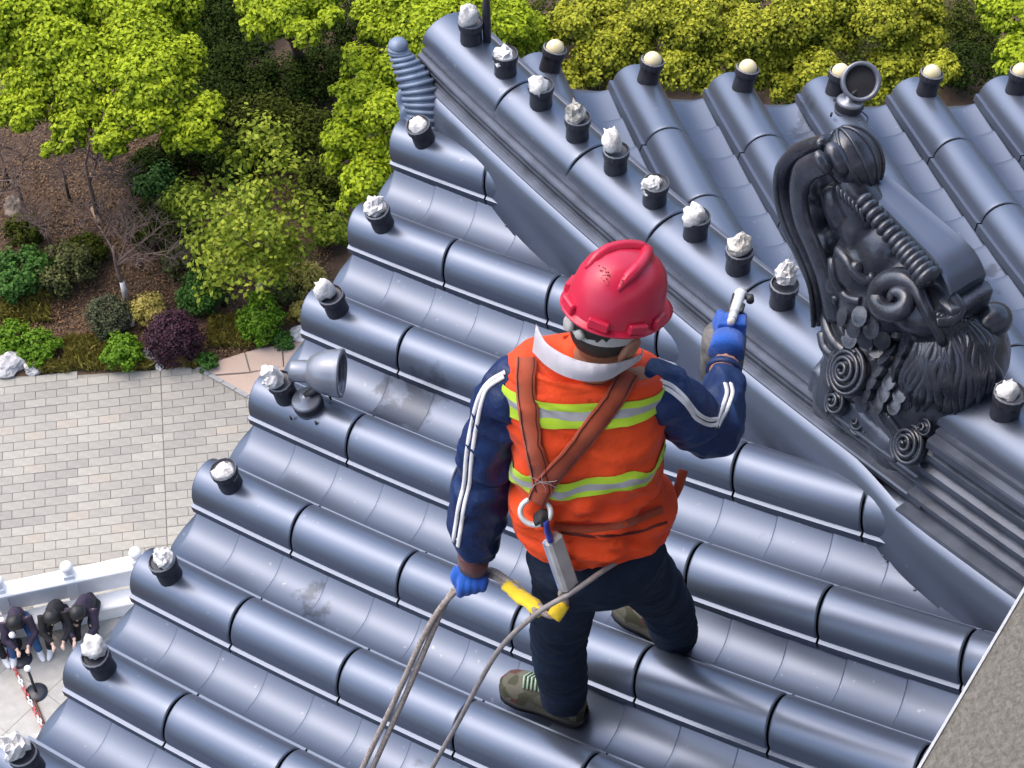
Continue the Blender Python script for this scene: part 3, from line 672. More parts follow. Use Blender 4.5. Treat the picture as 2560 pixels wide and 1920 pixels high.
v = [p for p in v]; keep = [q for q in f if all(((np.linalg.inv(HM)@(np.asarray(v[i])-hc))[1] < .05-.35*max(0, -(np.linalg.inv(HM)@(np.asarray(v[i])-hc))[2])) for i in q)]
obj('hair', v, keep, M['hair'], person)
# --- trousers
t = MB()
t.tube(spline([J['la']-np.array([0, 0, .05]), J['la']+np.array([0, 0, .02]), J['lk'], J['lh'], J['lh']*.4+J['pel']*.6], 30), np.interp(np.linspace(0, 1, 30), [0, .08, .3, .5, .75, 1], [.057, .060, .064, .068, .084, .095]), 20)
t.tube(spline([J['ra']-np.array([0, 0, .05]), J['ra']+np.array([0, 0, .02]), J['rk'], J['rh'], J['rh']*.4+J['pel']*.6], 30), np.interp(np.linspace(0, 1, 30), [0, .08, .3, .5, .75, 1], [.057, .060, .064, .068, .084, .095]), 20)
t.ell(J['pel']-np.array([0, 0, .02]), (.16, .125, .13), np.stack([RG, AW, UZ], 1), 20, 14)
v, f = remesh(t.v, t.f, .007, 5)
def folds(v, amp, s1, axis=None, thin=1.0, seed=0.0):
    out = []; me = mesh('t', v, f); me.calc_normals_split() if hasattr(me, 'calc_normals_split') else None
    nr = np.empty(len(v)*3); me.vertices.foreach_get('normal', nr); nr = nr.reshape(-1, 3); bpy.data.meshes.remove(me)
    for p, n in zip(v, nr):
        q = np.asarray(p)*s1+seed
        if axis is not None: q = q+axis*(q@axis)*(thin-1)
        d = 1-2.6*abs(noise.noise(V(q)))
        d2 = noise.noise(V(q*2.3+7)); out.append(np.asarray(p)+n*amp*(d*.8-.4+d2*.45))
    return np.array(out)
v = folds(v, .008, 7, nrm(J['lk']-J['la']), 2.6, 3); obj('trousers', v, f, M['jeans'], person)
# --- shoes
def shoe(heel, toe, z, nm):
    fw = nrm(np.array([*(toe-heel)[:2], 0])); L_ = np.linalg.norm((toe-heel)[:2]); sd = np.cross(UZ, fw); v = []; n = 16; m_ = 14
    for i in range(n):
        s_ = i/(n-1); c = heel+(toe-heel)*s_; w_ = np.interp(s_, [0, .06, .25, .5, .72, .9, .97, 1], [.016, .034, .038, .039, .048, .042, .026, .008]); h_ = np.interp(s_, [0, .05, .3, .55, .75, .92, 1], [.05, .10, .105, .085, .066, .05, .022])
        for j in range(m_):
            a = math.pi*(j/(m_-1)); v.append(np.array([c[0], c[1], z])+sd*w_*math.cos(a)*(1 if abs(math.cos(a)) < .95 else 1.0)+UZ*(h_*math.sin(a)**.7+.012))
    f = grid_faces(n, m_); a_ = obj(nm, v, f, M['camo'], person)
    sv = []
    for i in range(n):
        s_ = i/(n-1); c = heel+(toe-heel)*s_; w_ = np.interp(s_, [0, .06, .25, .5, .72, .9, .97, 1], [.02, .038, .041, .042, .051, .045, .03, .012])
        for q, zz in ((1, .016), (1.02, -.008), (-1.02, -.008), (-1, .016)): sv.append(np.array([c[0], c[1], z])+sd*w_*q+UZ*zz)
    obj('sole', sv, grid_faces(n, 4, True)+[(0, 1, 2, 3), ((n-1)*4+3, (n-1)*4+2, (n-1)*4+1, (n-1)*4)], M['sole'], a_)
    lb = MB(); rr = random.Random(3)
    for i in range(5):
        s_ = .50+i*.045; c = heel+(toe-heel)*s_; h_ = np.interp(s_, [.3, .55, .75], [.105, .085, .066])
        lb.tube([np.array([c[0], c[1], z])+sd*.028+UZ*(h_*.86+.016), np.array([c[0], c[1], z])+fw*.01+UZ*(h_+.018), np.array([c[0], c[1], z])-sd*.028+UZ*(h_*.86+.016)], .003, 6)
    lb.build('laces', M['lacegreen'], a_)
M['lacegreen'] = mat('pale_green_lace', (.30, .42, .30), rough=.7)
zl = LF[2]+.012; zr = RF[2]+.012
shoe(onz(1266, 1552, zl), onz(1082, 1478, zl), zl, 'shoe'); shoe(onz(1486, 1400, zr), onz(1328, 1300, zr), zr, 'shoe')
# --- jacket (sleeves and body) in navy
jk = MB()
jk.tube(spline([at(1145, 835, 4.30), J['ls'], at(1075, 910, 4.35), J['le'], at(1032, 1110, 4.55), at(1024, 1195, 4.62)], 40), np.interp(np.linspace(0, 1, 40), [0, .12, .35, .6, .85, .95, 1], [.05, .068, .068, .066, .064, .056, .044]), 20)
jk.tube(spline([at(1385, 838, 4.30), J['rs'], at(1480, 895, 4.38), J['re'], at(1556, 872, 4.58), at(1563, 812, 4.65)], 40), np.interp(np.linspace(0, 1, 40), [0, .12, .35, .62, .8, .95, 1], [.05, .064, .066, .064, .054, .048, .041]), 20)
v, f = remesh(jk.v, jk.f, .006, 4)
v = folds(v, .016, 9, nrm(J['le']-J['ls']), 1.5, 1); JT = bvh(v, f); obj('jacket_sleeves', v, f, M['navy'], person)
# --- vest: lofted rings round the spine with gathers
VR = [(1124, 1274, 4.545, .154, .128), (1110, 1274, 4.53, .158, .135), (1085, 1275, 4.505, .158, .135), (1055, 1275, 4.475, .155, .132), (1030, 1274, 4.45, .155, .131), (1000, 1270, 4.42, .157, .132), (950, 1264, 4.37, .163, .134),
      (895, 1260, 4.325, .169, .130), (850, 1257, 4.29, .172, .120), (818, 1258, 4.265, .172, .102), (800, 1259, 4.25, .168, .090), (786, 1260, 4.238, .155, .078), (776, 1262, 4.228, .115, .066), (770, 1264, 4.218, .065, .05), (768, 1268, 4.222, .025, .02)]
VC = spline([(y, x, k, a, d) for y, x, k, a, d in VR], 90); nv = 72; v = []
for i, (y, x, k, a, d) in enumerate(VC):
    c = at(x, y, k); c2 = at(VC[min(i+1, 89)][1], VC[min(i+1, 89)][0], VC[min(i+1, 89)][2]); c1 = at(VC[max(i-1, 0)][1], VC[max(i-1, 0)][0], VC[max(i-1, 0)][2])
    ax_ = nrm(c2-c1); lat = nrm(RT-ax_*(RT@ax_)); bk = nrm(np.cross(lat, ax_)); bk = bk if bk@FW < 0 else -bk
    s_ = i/89.0
    for j in range(nv):
        an = 2*math.pi*j/nv; ca, sa = math.cos(an), math.sin(an); e = .8
        px_, py_ = a*math.copysign(abs(ca)**e, ca), d*math.copysign(abs(sa)**e, sa)
        p = c+lat*px_+bk*py_
        g = noise.noise(V((px_*16+5*py_+1.5*math.sin(s_*9), s_*5.0, 2.0)))
        g2 = 1-2*abs(noise.noise(V((px_*7+s_*6, s_*11-px_*8, 5.0))))
        g3 = noise.noise(V((px_*40, s_*30, 1)))
        wv = math.exp(-((s_-.26)/.16)**2)
        out = .006*g+.003*g3+wv*(.024*g+.020*g2)+.014*g2*math.exp(-((s_-.07)/.08)**2)+.010*g*math.exp(-((s_-.5)/.15)**2)
        g4 = max(0, 1-3.2*abs(noise.noise(V((px_*9+s_*3.0, s_*16+px_*6, 9.0)))))
        out += .013*g4*math.exp(-((s_-.22)/.22)**2)+.005*g4
        if s_ > .85: out *= .3
        v.append(p+nrm(lat*px_/a+bk*py_/d)*out)
f = grid_faces(90, nv, True)
VV = np.array(v)
obj('vest', VV, f, M['orange'], person); VT = bvh(VV, f)
def vband(s0, s1, m, wave=0.0, off=.0035, j0=2, j1=nv//2-1, nm='reflective_band'):
    out = []; n = 5; js = range(j0, j1)
    for q in range(n):
        for j in js:
            s_ = s0+(s1-s0)*q/(n-1)+wave*math.sin(j*.55)+wave*.5*math.sin(j*1.1+1); i = s_*89; a = int(i); t_ = i-a
            p = VV[a*nv+j]*(1-t_)+VV[(a+1)*nv+j]*t_; c = VV[a*nv:(a+1)*nv].mean(0); d_ = p-c; out.append(p+nrm(d_)*off)
    obj(nm, out, grid_faces(n, len(js)), m, person)
yj = [ (lambda d: (960-FPX*(d@UP)/(d@FW))/KF)(VV[i*nv+nv//4]-CAM) for i in range(90)]
def sy(y): return float(np.interp(-y, [-q for q in yj], np.linspace(0, 1, 90)))
for y0, y1, m_, wv in ((925, 908, 'lime', 0), (908, 889, 'silver', 0), (889, 870, 'lime', 0), (1070, 1058, 'lime', .007), (1058, 1044, 'silver', .007), (1044, 1031, 'lime', .007)):
    vband(sy(y0), sy(y1), M[m_], wv)
# --- helmet
HM0 = HM; HM = HM*.87; hl = MB(); hcx = HP(0, -.005, .06); n = 40; v = []
prof = [(1.0, .0), (.995, .02), (.98, .045), (.93, .078), (.84, .105), (.70, .126), (.50, .141), (.26, .149), (.0, .151)]
prof = [(r_, h_) for r_, h_ in prof]
for r_, h_ in prof:
    for j in range(n):
        a = 2*math.pi*j/n; v.append(hcx+HM@np.array([.108*r_*math.cos(a), .130*r_*math.sin(a), h_*.98]))
f = grid_faces(len(prof), n, True); dome_v, dome_f = list(v), list(f)
hl.add(v, f); v = []
for q in range(5):
    for j in range(n):
        a = 2*math.pi*j/n; fr = max(0, math.sin(a))**3; ex = (.014+.042*fr)*q/3.0 if q < 4 else (.014+.042*fr)-.003
        zz = [.004, .0, -.003, -.006, -.010][q]-fr*.012*min(q, 3)/3
        v.append(hcx+HM@np.array([(.108+ex*.9)*math.cos(a), (.130+ex)*math.sin(a), zz]))
hl.add(v, grid_faces(5, n, True)); shell = hl.build('helmet', M['helmet'], person)
DT = bvh(dome_v, dome_f)
def dome(x, y, off=0.0):
    p = hcx+HM@np.array([x, y, .25]); r_ = DT.ray_cast(V(p), V(-HU)); return np.array(r_[0])+np.array(r_[1])*0+HU*off
for px in ([(.0, .062), (-.022, .03), (-.043, -.025), (-.050, -.092)], [(.0, .062), (.022, .03), (.043, -.025), (.050, -.092)]):
    P = spline(px, 26); pts = [dome(x, y, .0) for x, y in P]; r_ = np.interp(np.linspace(0, 1, 26), [0, .12, .85, 1], [.012, .0145, .012, .004])
    v, f = tube(pts, r_, 10); obj('helmet_ridge', v, f, M['helmet'], shell)
for a in (-1.15, -.35, .25, -2.0, -2.8):
    c = hcx+HM@np.array([.112*math.cos(a), .134*math.sin(a), .012]); rad = nrm(HM@np.array([math.cos(a), math.sin(a), 0])); tg_ = np.cross(HU, rad)
    v, f = box(c, (.013, .044, .022), np.array([rad, tg_, HU])); o_ = obj('helmet_slot', v, f, M['helmet'], shell, smooth=False); o_.modifiers.new('b', 'BEVEL').width = .003
rr = random.Random(4); mbq = MB()
for i in range(22):
    x, y = rr.gauss(.002, .012), rr.gauss(-.094, .006); p = dome(x, y, .0012); mbq.ell(p, (rr.uniform(.001, .004), rr.uniform(.001, .002), .0008), HM, 6, 4)
for i in range(8):
    p = dome(.048+rr.gauss(0, .003), -.084+rr.gauss(0, .004), .010); mbq.ell(p, (.003, .002, .001), HM, 6, 4)
mbq.build('scuff_marks', M['helmet_scuff'], shell, kind='stuff')
sb = MB(); ring = [hcx+HM@np.array([.088*math.cos(a), .106*math.sin(a)-.004, -.034-.012*math.cos(a-1.57)*-1]) for a in np.linspace(0, 2*math.pi, 40)]
v = []; 
for p in ring: v += [p+HU*.011, p-HU*.011]
obj('head_band', v, grid_faces(40, 2), M['strapgrey'], shell)
for a in (-2.05, -1.55):
    rad = nrm(HM@np.array([math.cos(a), math.sin(a), 0])); c = hcx+HM@np.array([.09*math.cos(a), .108*math.sin(a)-.004, -.045])
    v, f = lathe(c, rad, [(0, -.004), (.017 if a < -1.8 else .010, -.004), (.018 if a < -1.8 else .011, .004), (.015 if a < -1.8 else .009, .008), (0, .008)], 18); obj('adjuster_knob', v, f, M['strapgrey'], shell)
HM = HM0
# --- grey collar standing round the neck
top = spline([(1158, 698, 4.20), (1178, 738, 4.15), (1215, 764, 4.08), (1265, 782, 4.05), (1315, 786, 4.05), (1352, 778, 4.08), (1384, 764, 4.15), (1390, 745, 4.24)], 40)
bot = spline([(1150, 760, 4.22), (1180, 790, 4.16), (1218, 812, 4.09), (1265, 824, 4.07), (1312, 821, 4.075), (1345, 803, 4.105), (1372, 786, 4.19), (1385, 770, 4.26)], 40)
v = []
for i in range(40):
    a, b_ = at(*top[i]), at(*bot[i]); nn0 = nrm(CAM-(a+b_)/2)
    for q in range(8):
        s_ = q/7.0; p = a*(1-s_)+b_*s_; v.append(p+nn0*(.010*math.sin(math.pi*s_)+.0022*math.sin(i*2.1)*(1-s_)+.005*noise.noise(V(p*28))))
inner = [at(*top[i])-nrm(CAM-at(*top[i]))*.02-UZ*.02 for i in range(40)]
f = grid_faces(40, 8); base = len(v); v += inner
f += [(i*8, (i+1)*8, base+i+1, base+i) for i in range(39)]
obj('collar', v, f, M['greyfab'], person)
# --- sleeve stripes laid on the cloth
def ribbon(tree, px, wd, m, nm, parent, off=.003, n=40, fbk=4.5, sd=None):
    P = spline(px, n); pts, nn0 = [], []
    for x, y in P:
        r_ = cast(tree, x, y, off)
        if r_ is None: r_ = tree.find_nearest(V(at(x, y, fbk))); r_ = (np.array(r_[0])+np.array(r_[1])*off, np.array(r_[1]))
        pts.append(r_[0]); nn0.append(r_[1])
    pts, nn0 = np.array(pts), np.array(nn0)
    for _ in range(2): pts[1:-1] = (pts[:-2]+2*pts[1:-1]+pts[2:])/4; nn0[1:-1] = nn0[:-2]+nn0[1:-1]+nn0[2:]
    T_ = np.gradient(pts, axis=0); v = []
    for p, t_, q in zip(pts, T_, nn0):
        s_ = nrm(np.cross(nrm(t_), nrm(q))); v += [p-s_*wd/2-nrm(q)*.004, p-s_*wd/2, p, p+s_*wd/2, p+s_*wd/2-nrm(q)*.004]
    return obj(nm, v, grid_faces(n, 5), m, parent), pts, nn0
for dx in (0, 12):
    ribbon(JT, [(1092-dx*.2, 804+dx*.8), (1058-dx*.2, 824+dx), (1035+dx*.6, 858+dx*.6), (1018+dx, 920), (1008+dx, 985), (1003+dx, 1045), (992+dx, 1090), (984+dx, 1140), (978+dx, 1180)], .0085, M['white_tape'], 'sleeve_stripe', person, .0035, 60)
    ribbon(JT, [(1424, 822+dx*.9), (1450-dx*.2, 833+dx), (1480, 860+dx), (1505-dx*.2, 892+dx*.9), (1530, 905+dx), (1548, 905+dx)], .0085, M['white_tape'], 'sleeve_stripe', person, .0035, 50)
    ribbon(JT, [(1578-dx, 828), (1582-dx, 850), (1572-dx, 880), (1558-dx*.6, 905), (1550-dx*.4, 922)], .0085, M['white_tape'], 'sleeve_stripe', person, .0035, 40)
# --- harness
hs = []
for px in ([(1136, 776), (1136, 820), (1141, 880), (1152, 950), (1164, 1005), (1176, 1060)], [(1358, 806), (1340, 842), (1305, 890), (1262, 945), (1215, 1000), (1178, 1045), (1160, 1082)]):
    o_, pts, nn0 = ribbon(VT, px, .044, M['web'], 'harness_strap', person, .007, 60, 4.2)
    T_ = np.gradient(pts, axis=0)
    for sg in (-1, 1):
        sp_ = [p+nrm(np.cross(nrm(t_), nrm(q)))*sg*.0165+nrm(q)*.0012 for p, t_, q in zip(pts, T_, nn0)]
        v, f = tube(sp_, .0013, 5); obj('stitching', v, f, M['stitch'], o_)
ribbon(VT, [(1195, 1135), (1240, 1142), (1300, 1140), (1360, 1128), (1430, 1100)], .018, M['web'], 'waist_strap', person, .003, 40, 4.4)
ribbon(VT, [(1210, 1150), (1290, 1158), (1370, 1150), (1440, 1128)], .006, M['stitch'], 'waist_seam', person, .003, 40, 4.4)
v, f = tube(spline([at(1476, 1015, 4.5), at(1466, 1050, 4.5), at(1450, 1080, 4.5), at(1435, 1095, 4.5)], 14), .011, 8, flat=.4); obj('side_strap', v, f, M['web'], person)
xs_ = MB()
for a, b_ in (((1145, 1020), (1205, 1046)), ((1145, 1045), (1205, 1025)), ((1175, 1010), (1180, 1055))):
    P = [cast(VT, a[0]+(b_[0]-a[0])*q, a[1]+(b_[1]-a[1])*q, .0155) for q in np.linspace(0, 1, 8)]
    xs_.tube([p[0] for p in P if p], .0007, 5)
xs_.build('cross_stitch', M['silver'], person)
rp = cast(VT, 1164, 1085, .022); rc, rn = rp; rn = nrm(nrm(CAM-rc)+.25*rn); e1 = nrm(RT-rn*(RT@rn)); e2 = np.cross(rn, e1)
v, f = tube([rc+(e1*math.cos(a)*.033+e2*math.sin(a)*.029) for a in np.linspace(-.2+2.2, 2.2+2*math.pi-.9, 34)], .0062, 10); obj('steel_ring', v, f, M['steel'], person)
# --- left glove closed round the rope, right glove on the spray gun
def glove(nm, palm, fingers, thumb, cuff, cm_, extra=()):
    g = MB()
    for c, r_, R_ in palm: g.ell(c, r_, R_, 16, 12)
    for pts, r_ in fingers+[thumb]: g.tube(spline(pts, 14), np.linspace(r_, r_*.8, 14), 10); g.ell(pts[-1], r_*.8)
    v, f = remesh(g.v, g.f, .0038, 2); return obj(nm, v, f, M['glove'], person)
lh = J['lw']; HLc = at(1019, 1247, 4.66); HB = np.stack([RT, UP, FW], 1)
fing = []
for i in range(4):
    x = 996+i*16; fing.append(([at(x+3, 1250, 4.645), at(x, 1270+2*i*(-1), 4.635), at(x-2, 1283-4*i, 4.655), at(x-2, 1276-3*i, 4.69)], .0118))
glove('glove', [(HLc, (.038, .03, .026), HB), (at(1017, 1232, 4.655), (.034, .03, .026), HB)], fing, ([at(990, 1228, 4.66), at(982, 1246, 4.655), at(990, 1266, 4.66)], .013), None, None)
v, f = tube([at(1023, 1196, 4.625), at(1022, 1212, 4.64), at(1020, 1226, 4.652)], [.043, .041, .038], 20, flat=.85); obj('glove_cuff', v, f, M['glovedirt'], person)
RHc = at(1578, 715, 4.76)
fing = []
for i in range(4):
    x = 1558+i*15; k0 = 4.75
    fing.append(([at(x, 708, k0-.02), at(x+1, 690-(3 if i in (1, 2) else 0), k0+.005), at(x+2, 683, k0+.04), at(x+2, 692, k0+.065)], .0118))
glove('glove', [(RHc, (.038, .036, .028), HB), (at(1576, 738, 4.735), (.037, .032, .029), HB)], fing, ([at(1556, 720, 4.75), at(1548, 698, 4.775), at(1556, 676, 4.80)], .0125), None, None)
v, f = tube([at(1573, 728, 4.735), at(1570, 748, 4.715), at(1568, 764, 4.70)], [.0375, .040, .043], 20, flat=.9); obj('glove_cuff', v, f, M['glove'], person)
v, f = tube([at(1566, 792, 4.67), at(1563, 804, 4.66)], [.040, .043], 20); obj('sleeve_cuff', v, f, M['navy'], person)
# ------------------------------------------------------------------ spray gun with its paint pot
gun = empty('spray_gun', 'small metal paint spray gun with a paint pot in the blue glove', 'spray gun')
g0, g1 = at(1580, 692, 4.715), at(1602, 628, 4.86); gx = nrm(g1-g0); gs = nrm(RT-gx*(RT@gx)); gu = np.cross(gs, gx); gl = np.linalg.norm(g1-g0)
v, f = lathe(g0-gx*.012, gx, [(0, 0), (.009, 0), (.0098, .006), (.0098, .016), (.007, .018), (.007, .024), (.0105, .026), (.0105, .05), (.0085, .052), (.012, .06), (.013, gl-.02), (.016, gl-.015), (.016, gl-.002), (.010, gl), (.006, gl+.008), (0, gl+.008)], 18); obj('gun_body', v, f, M['steel'], gun)
v, f = tube([g0+gx*gl*.85+gs*.008, g0+gx*gl*.8+gs*.026, g0+gx*gl*.7+gs*.028], [.007, .010, .010], 10); obj('air_knob', v, f, M['lampdk'], gun)
v, f = tube([g0+gx*gl*.3-gs*.012, g0+gx*gl*.85-gs*.014], [.004, .005], 8); obj('trigger_lever', v, f, M['lampdk'], gun)
v, f = tube([g0+gx*gl*.55+gs*.016, g0+gx*gl*.30+gs*.016], [.004, .005], 8); obj('fluid_tube', v, f, M['lampdk'], gun)
pc = at(1562, 752, 4.86); 
v, f = lathe(pc, UZ, [(0, -.10), (.046, -.10), (.052, -.095), (.054, -.02), (.054, .04), (.05, .05), (.02, .058), (.014, .075), (.0, .075)], 28); obj('paint_pot', v, f, M['dirtypot'] if 'dirtypot' in M else mat('dirty_pot', (.07, .068, .066), rough=.6, col2=(.20, .19, .18), vs=40), gun)
v, f = tube([pc+UZ*.07, (pc+UZ*.1+g0+gx*gl*.5)/2, g0+gx*gl*.5-gu*.005], [.01, .009, .009], 10); obj('pot_neck', v, f, M['steel'], gun)
v, f = tube([at(1596, 652, 4.82), at(1588, 690, 4.80), at(1585, 730, 4.83)], [.011, .012, .011], 10); obj('grip', v, f, M['lampdk'], gun)
# ------------------------------------------------------------------ lanyard, ropes
lan = empty('shock_absorber_lanyard', 'grey wrapped shock absorber pack hanging from the harness ring on blue webbing', 'lanyard')
v, f = tube(spline([rc-e2*.018, at(1172, 1112, 4.30), at(1180, 1130, 4.305)], 10), .020, 10, flat=.35, up=RT); obj('black_loop', v, f, M['blackweb'], lan)
v, f = tube(spline([at(1178, 1122, 4.30), at(1182, 1145, 4.31), at(1190, 1168, 4.315)], 10), .021, 10, flat=.35, up=RT); obj('blue_webbing', v, f, M['blueweb'], lan)
q0, q1 = at(1192, 1160, 4.32), at(1229, 1268, 4.40); ax_ = nrm(q1-q0); nn0 = nrm(CAM-q0); nn0 = nrm(nn0-ax_*(nn0@ax_)); nn0 = nrm(nn0*.8+np.cross(ax_, nn0)*-.55*(1 if np.cross(ax_, nn0)@RT < 0 else -1)); sd0 = np.cross(ax_, nn0)
v, f = box((q0+q1)/2, (np.linalg.norm(q1-q0), .044, .030), np.array([ax_, sd0, nn0])); o_ = obj('absorber_pack', v, f, M['pack'], lan, smooth=False); o_.modifiers.new('b', 'BEVEL').width = .006
v, f = box((q0+q1)/2-nn0*.0065, (np.linalg.norm(q1-q0)*.98, .0455, .012), np.array([ax_, sd0, nn0])); o_ = obj('pack_side_film', v, f, M['packside'], lan, smooth=False); o_.modifiers.new('b', 'BEVEL').width = .003
lp = [q1-ax_*.01, at(1212, 1282, 4.42), at(1222, 1300, 4.43), at(1210, 1318, 4.44), at(1196, 1330, 4.45), at(1178, 1326, 4.46), at(1160, 1312, 4.48)]
def braid(v, pts, r): return v
v, f = tube(spline(lp, 40), .0075, 10); obj('rope_eye', v, f, M['rope'], lan)
v, f = tube(spline([at(1196, 1333, 4.438), at(1205, 1320, 4.435), at(1216, 1302, 4.425)], 10), .0185, 12, flat=.7); obj('yellow_sleeve', v, f, M['yellow'], lan)
for i, (dx, dy) in enumerate(((0, 0), (-15, 12))):
    R1 = spline([(1175+dx, 1318+dy*.4, 4.46), (1140+dx*.6, 1290+dy*.7, 4.53), (1100, 1256+dy, 4.60), (1062, 1232+dy, 4.66), (1030, 1238+dy*.8, 4.685), (1000+dx*.3, 1258+dy, 4.69), (972+dx*.5, 1285+dy, 4.70), (945+dx, 1340+dy*.6, 4.74), (915+dx*1.1, 1410, 4.80), (872+dx*1.2, 1510, 4.90), (820+dx*1.4, 1625, 5.02), (760+dx*1.5, 1760, 5.15)], 110)
    v, f = tube([at(*q) for q in R1], .0074, 10)
    tag(obj('safety_rope', v, f, M['rope']), ('pale braided safety rope from the left glove, outer strand running to the bottom edge' if i else 'pale braided safety rope from the left glove, inner strand beside the other'), 'rope', 'braided safety ropes')
ys = [at(*q) for q in spline([(1098, 1263, 4.595), (1125, 1288, 4.545), (1150, 1305, 4.50), (1168, 1322, 4.47)], 16)]
v, f = tube(ys, .019, 12, flat=.6); v = [np.asarray(p)+.003*noise.noise(V(np.asarray(p)*60)) for p in v]; obj('yellow_sleeve', v, f, M['yellow'], lan)
cb_ = spline([(1410, 1150, 4.56), (1375, 1186, 4.48), (1310, 1228, 4.415), (1235, 1280, 4.385), (1160, 1325, 4.42), (1085, 1395, 4.52), (1035, 1475, 4.64), (990, 1560, 4.78), (930, 1665, 4.96), (880, 1760, 5.1)], 80)
v, f = tube([at(*q) for q in cb_], .0062, 10); tag(obj('grey_hose', v, f, M['cable']), 'thin grey hose running from the worker\'s right hip down past his leg', 'hose')
# ------------------------------------------------------------------ ground, twenty metres below the eave
ZG = -20.22
M['soil'] = mat('soil_litter', (.045, .028, .018), rough=.95, col2=(.12, .075, .045), vs=3.0, detail=12, bump=.6, bs=14)
def gp(x, y, dz=0.0): return onz(x, y, ZG+dz)
struct('ground', [(-400, -300, ZG), (400, -300, ZG), (400, 500, ZG), (-400, 500, ZG)], [(0, 1, 2, 3)], M['soil'])
hv, hf = [], []                                              # unseen wooded ring, added to darken low reflections in the tiles
for ri, (R_, hh) in enumerate(((120, 0), (170, 26), (240, 62), (330, 78), (420, 30))):
    for j in range(64):
        a = 2*math.pi*j/64; hv.append((R_*math.cos(a), R_*math.sin(a), ZG-.5+hh*(.75+.45*fract((math.cos(a)*2.2, math.sin(a)*2.2, ri*.3), 1))))
struct('added_hills', hv, grid_faces(5, 64, True), mat('added_hill_green', (.018, .032, .012), rough=.95, col2=(.05, .075, .022), vs=.2, detail=10, bump=1.0, bs=.6), smooth=True)
M['joint'] = mat('joint_sand', (.245, .228, .195), rough=.9, var=.2, vs=20)
PV = [mat('paver_%d' % i, c, rough=.8, var=.08, vs=9, bump=.25, bs=120) for i, c in enumerate(((.305, .285, .25), (.325, .305, .265), (.355, .333, .288), (.355, .318, .265), (.28, .262, .232)))]
RA = math.radians(-6.5); ER = np.array([math.cos(RA), math.sin(RA)]); EP = np.array([-math.sin(RA), math.cos(RA)])
pb = [gp(-700, 880), gp(0, 814), gp(150, 812), gp(300, 802), gp(428, 797), gp(562, 872), gp(700, 960), gp(760, 1300), gp(330, 1240), gp(0, 1320), gp(-700, 1500)]
plaza = struct('plaza', [p+np.array([0, 0, .006]) for p in pb], [tuple(range(len(pb)))[::-1]], M['joint'])
def inside(pt, poly):
    c = False; n = len(poly)
    for i in range(n):
        a, b_ = poly[i], poly[(i+1) % n]
        if (a[1] > pt[1]) != (b_[1] > pt[1]) and pt[0] < (b_[0]-a[0])*(pt[1]-a[1])/(b_[1]-a[1])+a[0]: c = not c
    return c
def paver_mesh(l, w_, h, m):
    e = .006; v = [(0, 0, -.03), (l, 0, -.03), (l, w_, -.03), (0, w_, -.03), (0, 0, h-e), (l, 0, h-e), (l, w_, h-e), (0, w_, h-e), (e, e, h), (l-e, e, h), (l-e, w_-e, h), (e, w_-e, h)]
    f = [(0, 1, 5, 4), (1, 2, 6, 5), (2, 3, 7, 6), (3, 0, 4, 7), (4, 5, 9, 8), (5, 6, 10, 9), (6, 7, 11, 10), (7, 4, 8, 11), (8, 9, 10, 11)]
    return mesh('paver', v, f, m, smooth=False)
PW, PH = .343, .172
PM = [paver_mesh(PW-.005, PH-.005, .022, m) for m in PV]; PM2 = [paver_mesh(PW/2-.005, PH-.005, .022, m) for m in PV]
jl = gp(350, 870)[:2]@ER; poly = [p[:2] for p in pb]; rnd = random.Random(3); rot = Matrix.Rotation(RA, 4, 'Z'); cnt = 0
b0 = gp(345, 1200)[:2]@EP; extra = MB()
for r_ in range(-18, 36):
    bq = b0+r_*PH
    for fld in (0, 1):
        a = jl-PW*rnd.choice((.0, .5)) if fld == 0 else jl+.004; rng = range(0, 24) if fld == 0 else range(0, 8)
        offs = (r_ % 2)*.5
        for q in rng:
            if fld == 0: a0, l_ = jl-(q+1)*PW-offs*PW+(PW if False else 0), PW
            else: a0, l_ = jl+.006+(q-offs)*PW, PW
            half = False
            if fld == 0 and q == 0 and offs:
                xy = ER*(jl-PW/2)+EP*bq
                if inside(xy+ER*PW*.25+EP*PH*.5, poly):
                    o_ = link('paver', PM2[rnd.choice((0, 1, 1, 2))], plaza); o_.matrix_world = Matrix.Translation((xy[0], xy[1], ZG+rnd.uniform(-.002, .002))) @ rot
            if fld == 1 and a0 < jl: a0, half = jl+.006, True
            xy = ER*a0+EP*bq; c = xy+ER*PW*(.25 if half else .5)+EP*PH*.5
            if not inside(c, poly): continue
            d = np.r_[c, ZG]-CAM; x_ = (1280+FPX*(d@RT)/(d@FW))/KF; y_ = (960-FPX*(d@UP)/(d@FW))/KF
            if x_ < -60: continue
            g = fract((c[0]*.35, c[1]*1.4, 2), 1)+.25*(ER@c < jl)*-0+(.18 if y_ > 1000 else -.05)
            k_ = rnd.random()*.9+g*1.1
            i = 4 if k_ < .1 else 0 if k_ < .42 else 1 if k_ < .78 else (2 if rnd.random() > (.5 if (fld and y_ < 1050) else .15) else 3)
            if x_ > 820-.62*(y_-400)*.9+40: 
                v, f = box((c[0], c[1], ZG+.002), (PW*(.5 if half else 1)-.007, PH-.007, .04), np.array([[*ER, 0], [*EP, 0], [0, 0, 1]])); extra.add(v, f, i); continue
            o_ = link('paver', (PM2 if half else PM)[i], plaza); o_.matrix_world = Matrix.Translation((xy[0], xy[1], ZG+rnd.uniform(-.002, .003))) @ rot; cnt += 1
if extra.v: extra.build('paver_field', PV, plaza, smooth=False, kind='stuff')
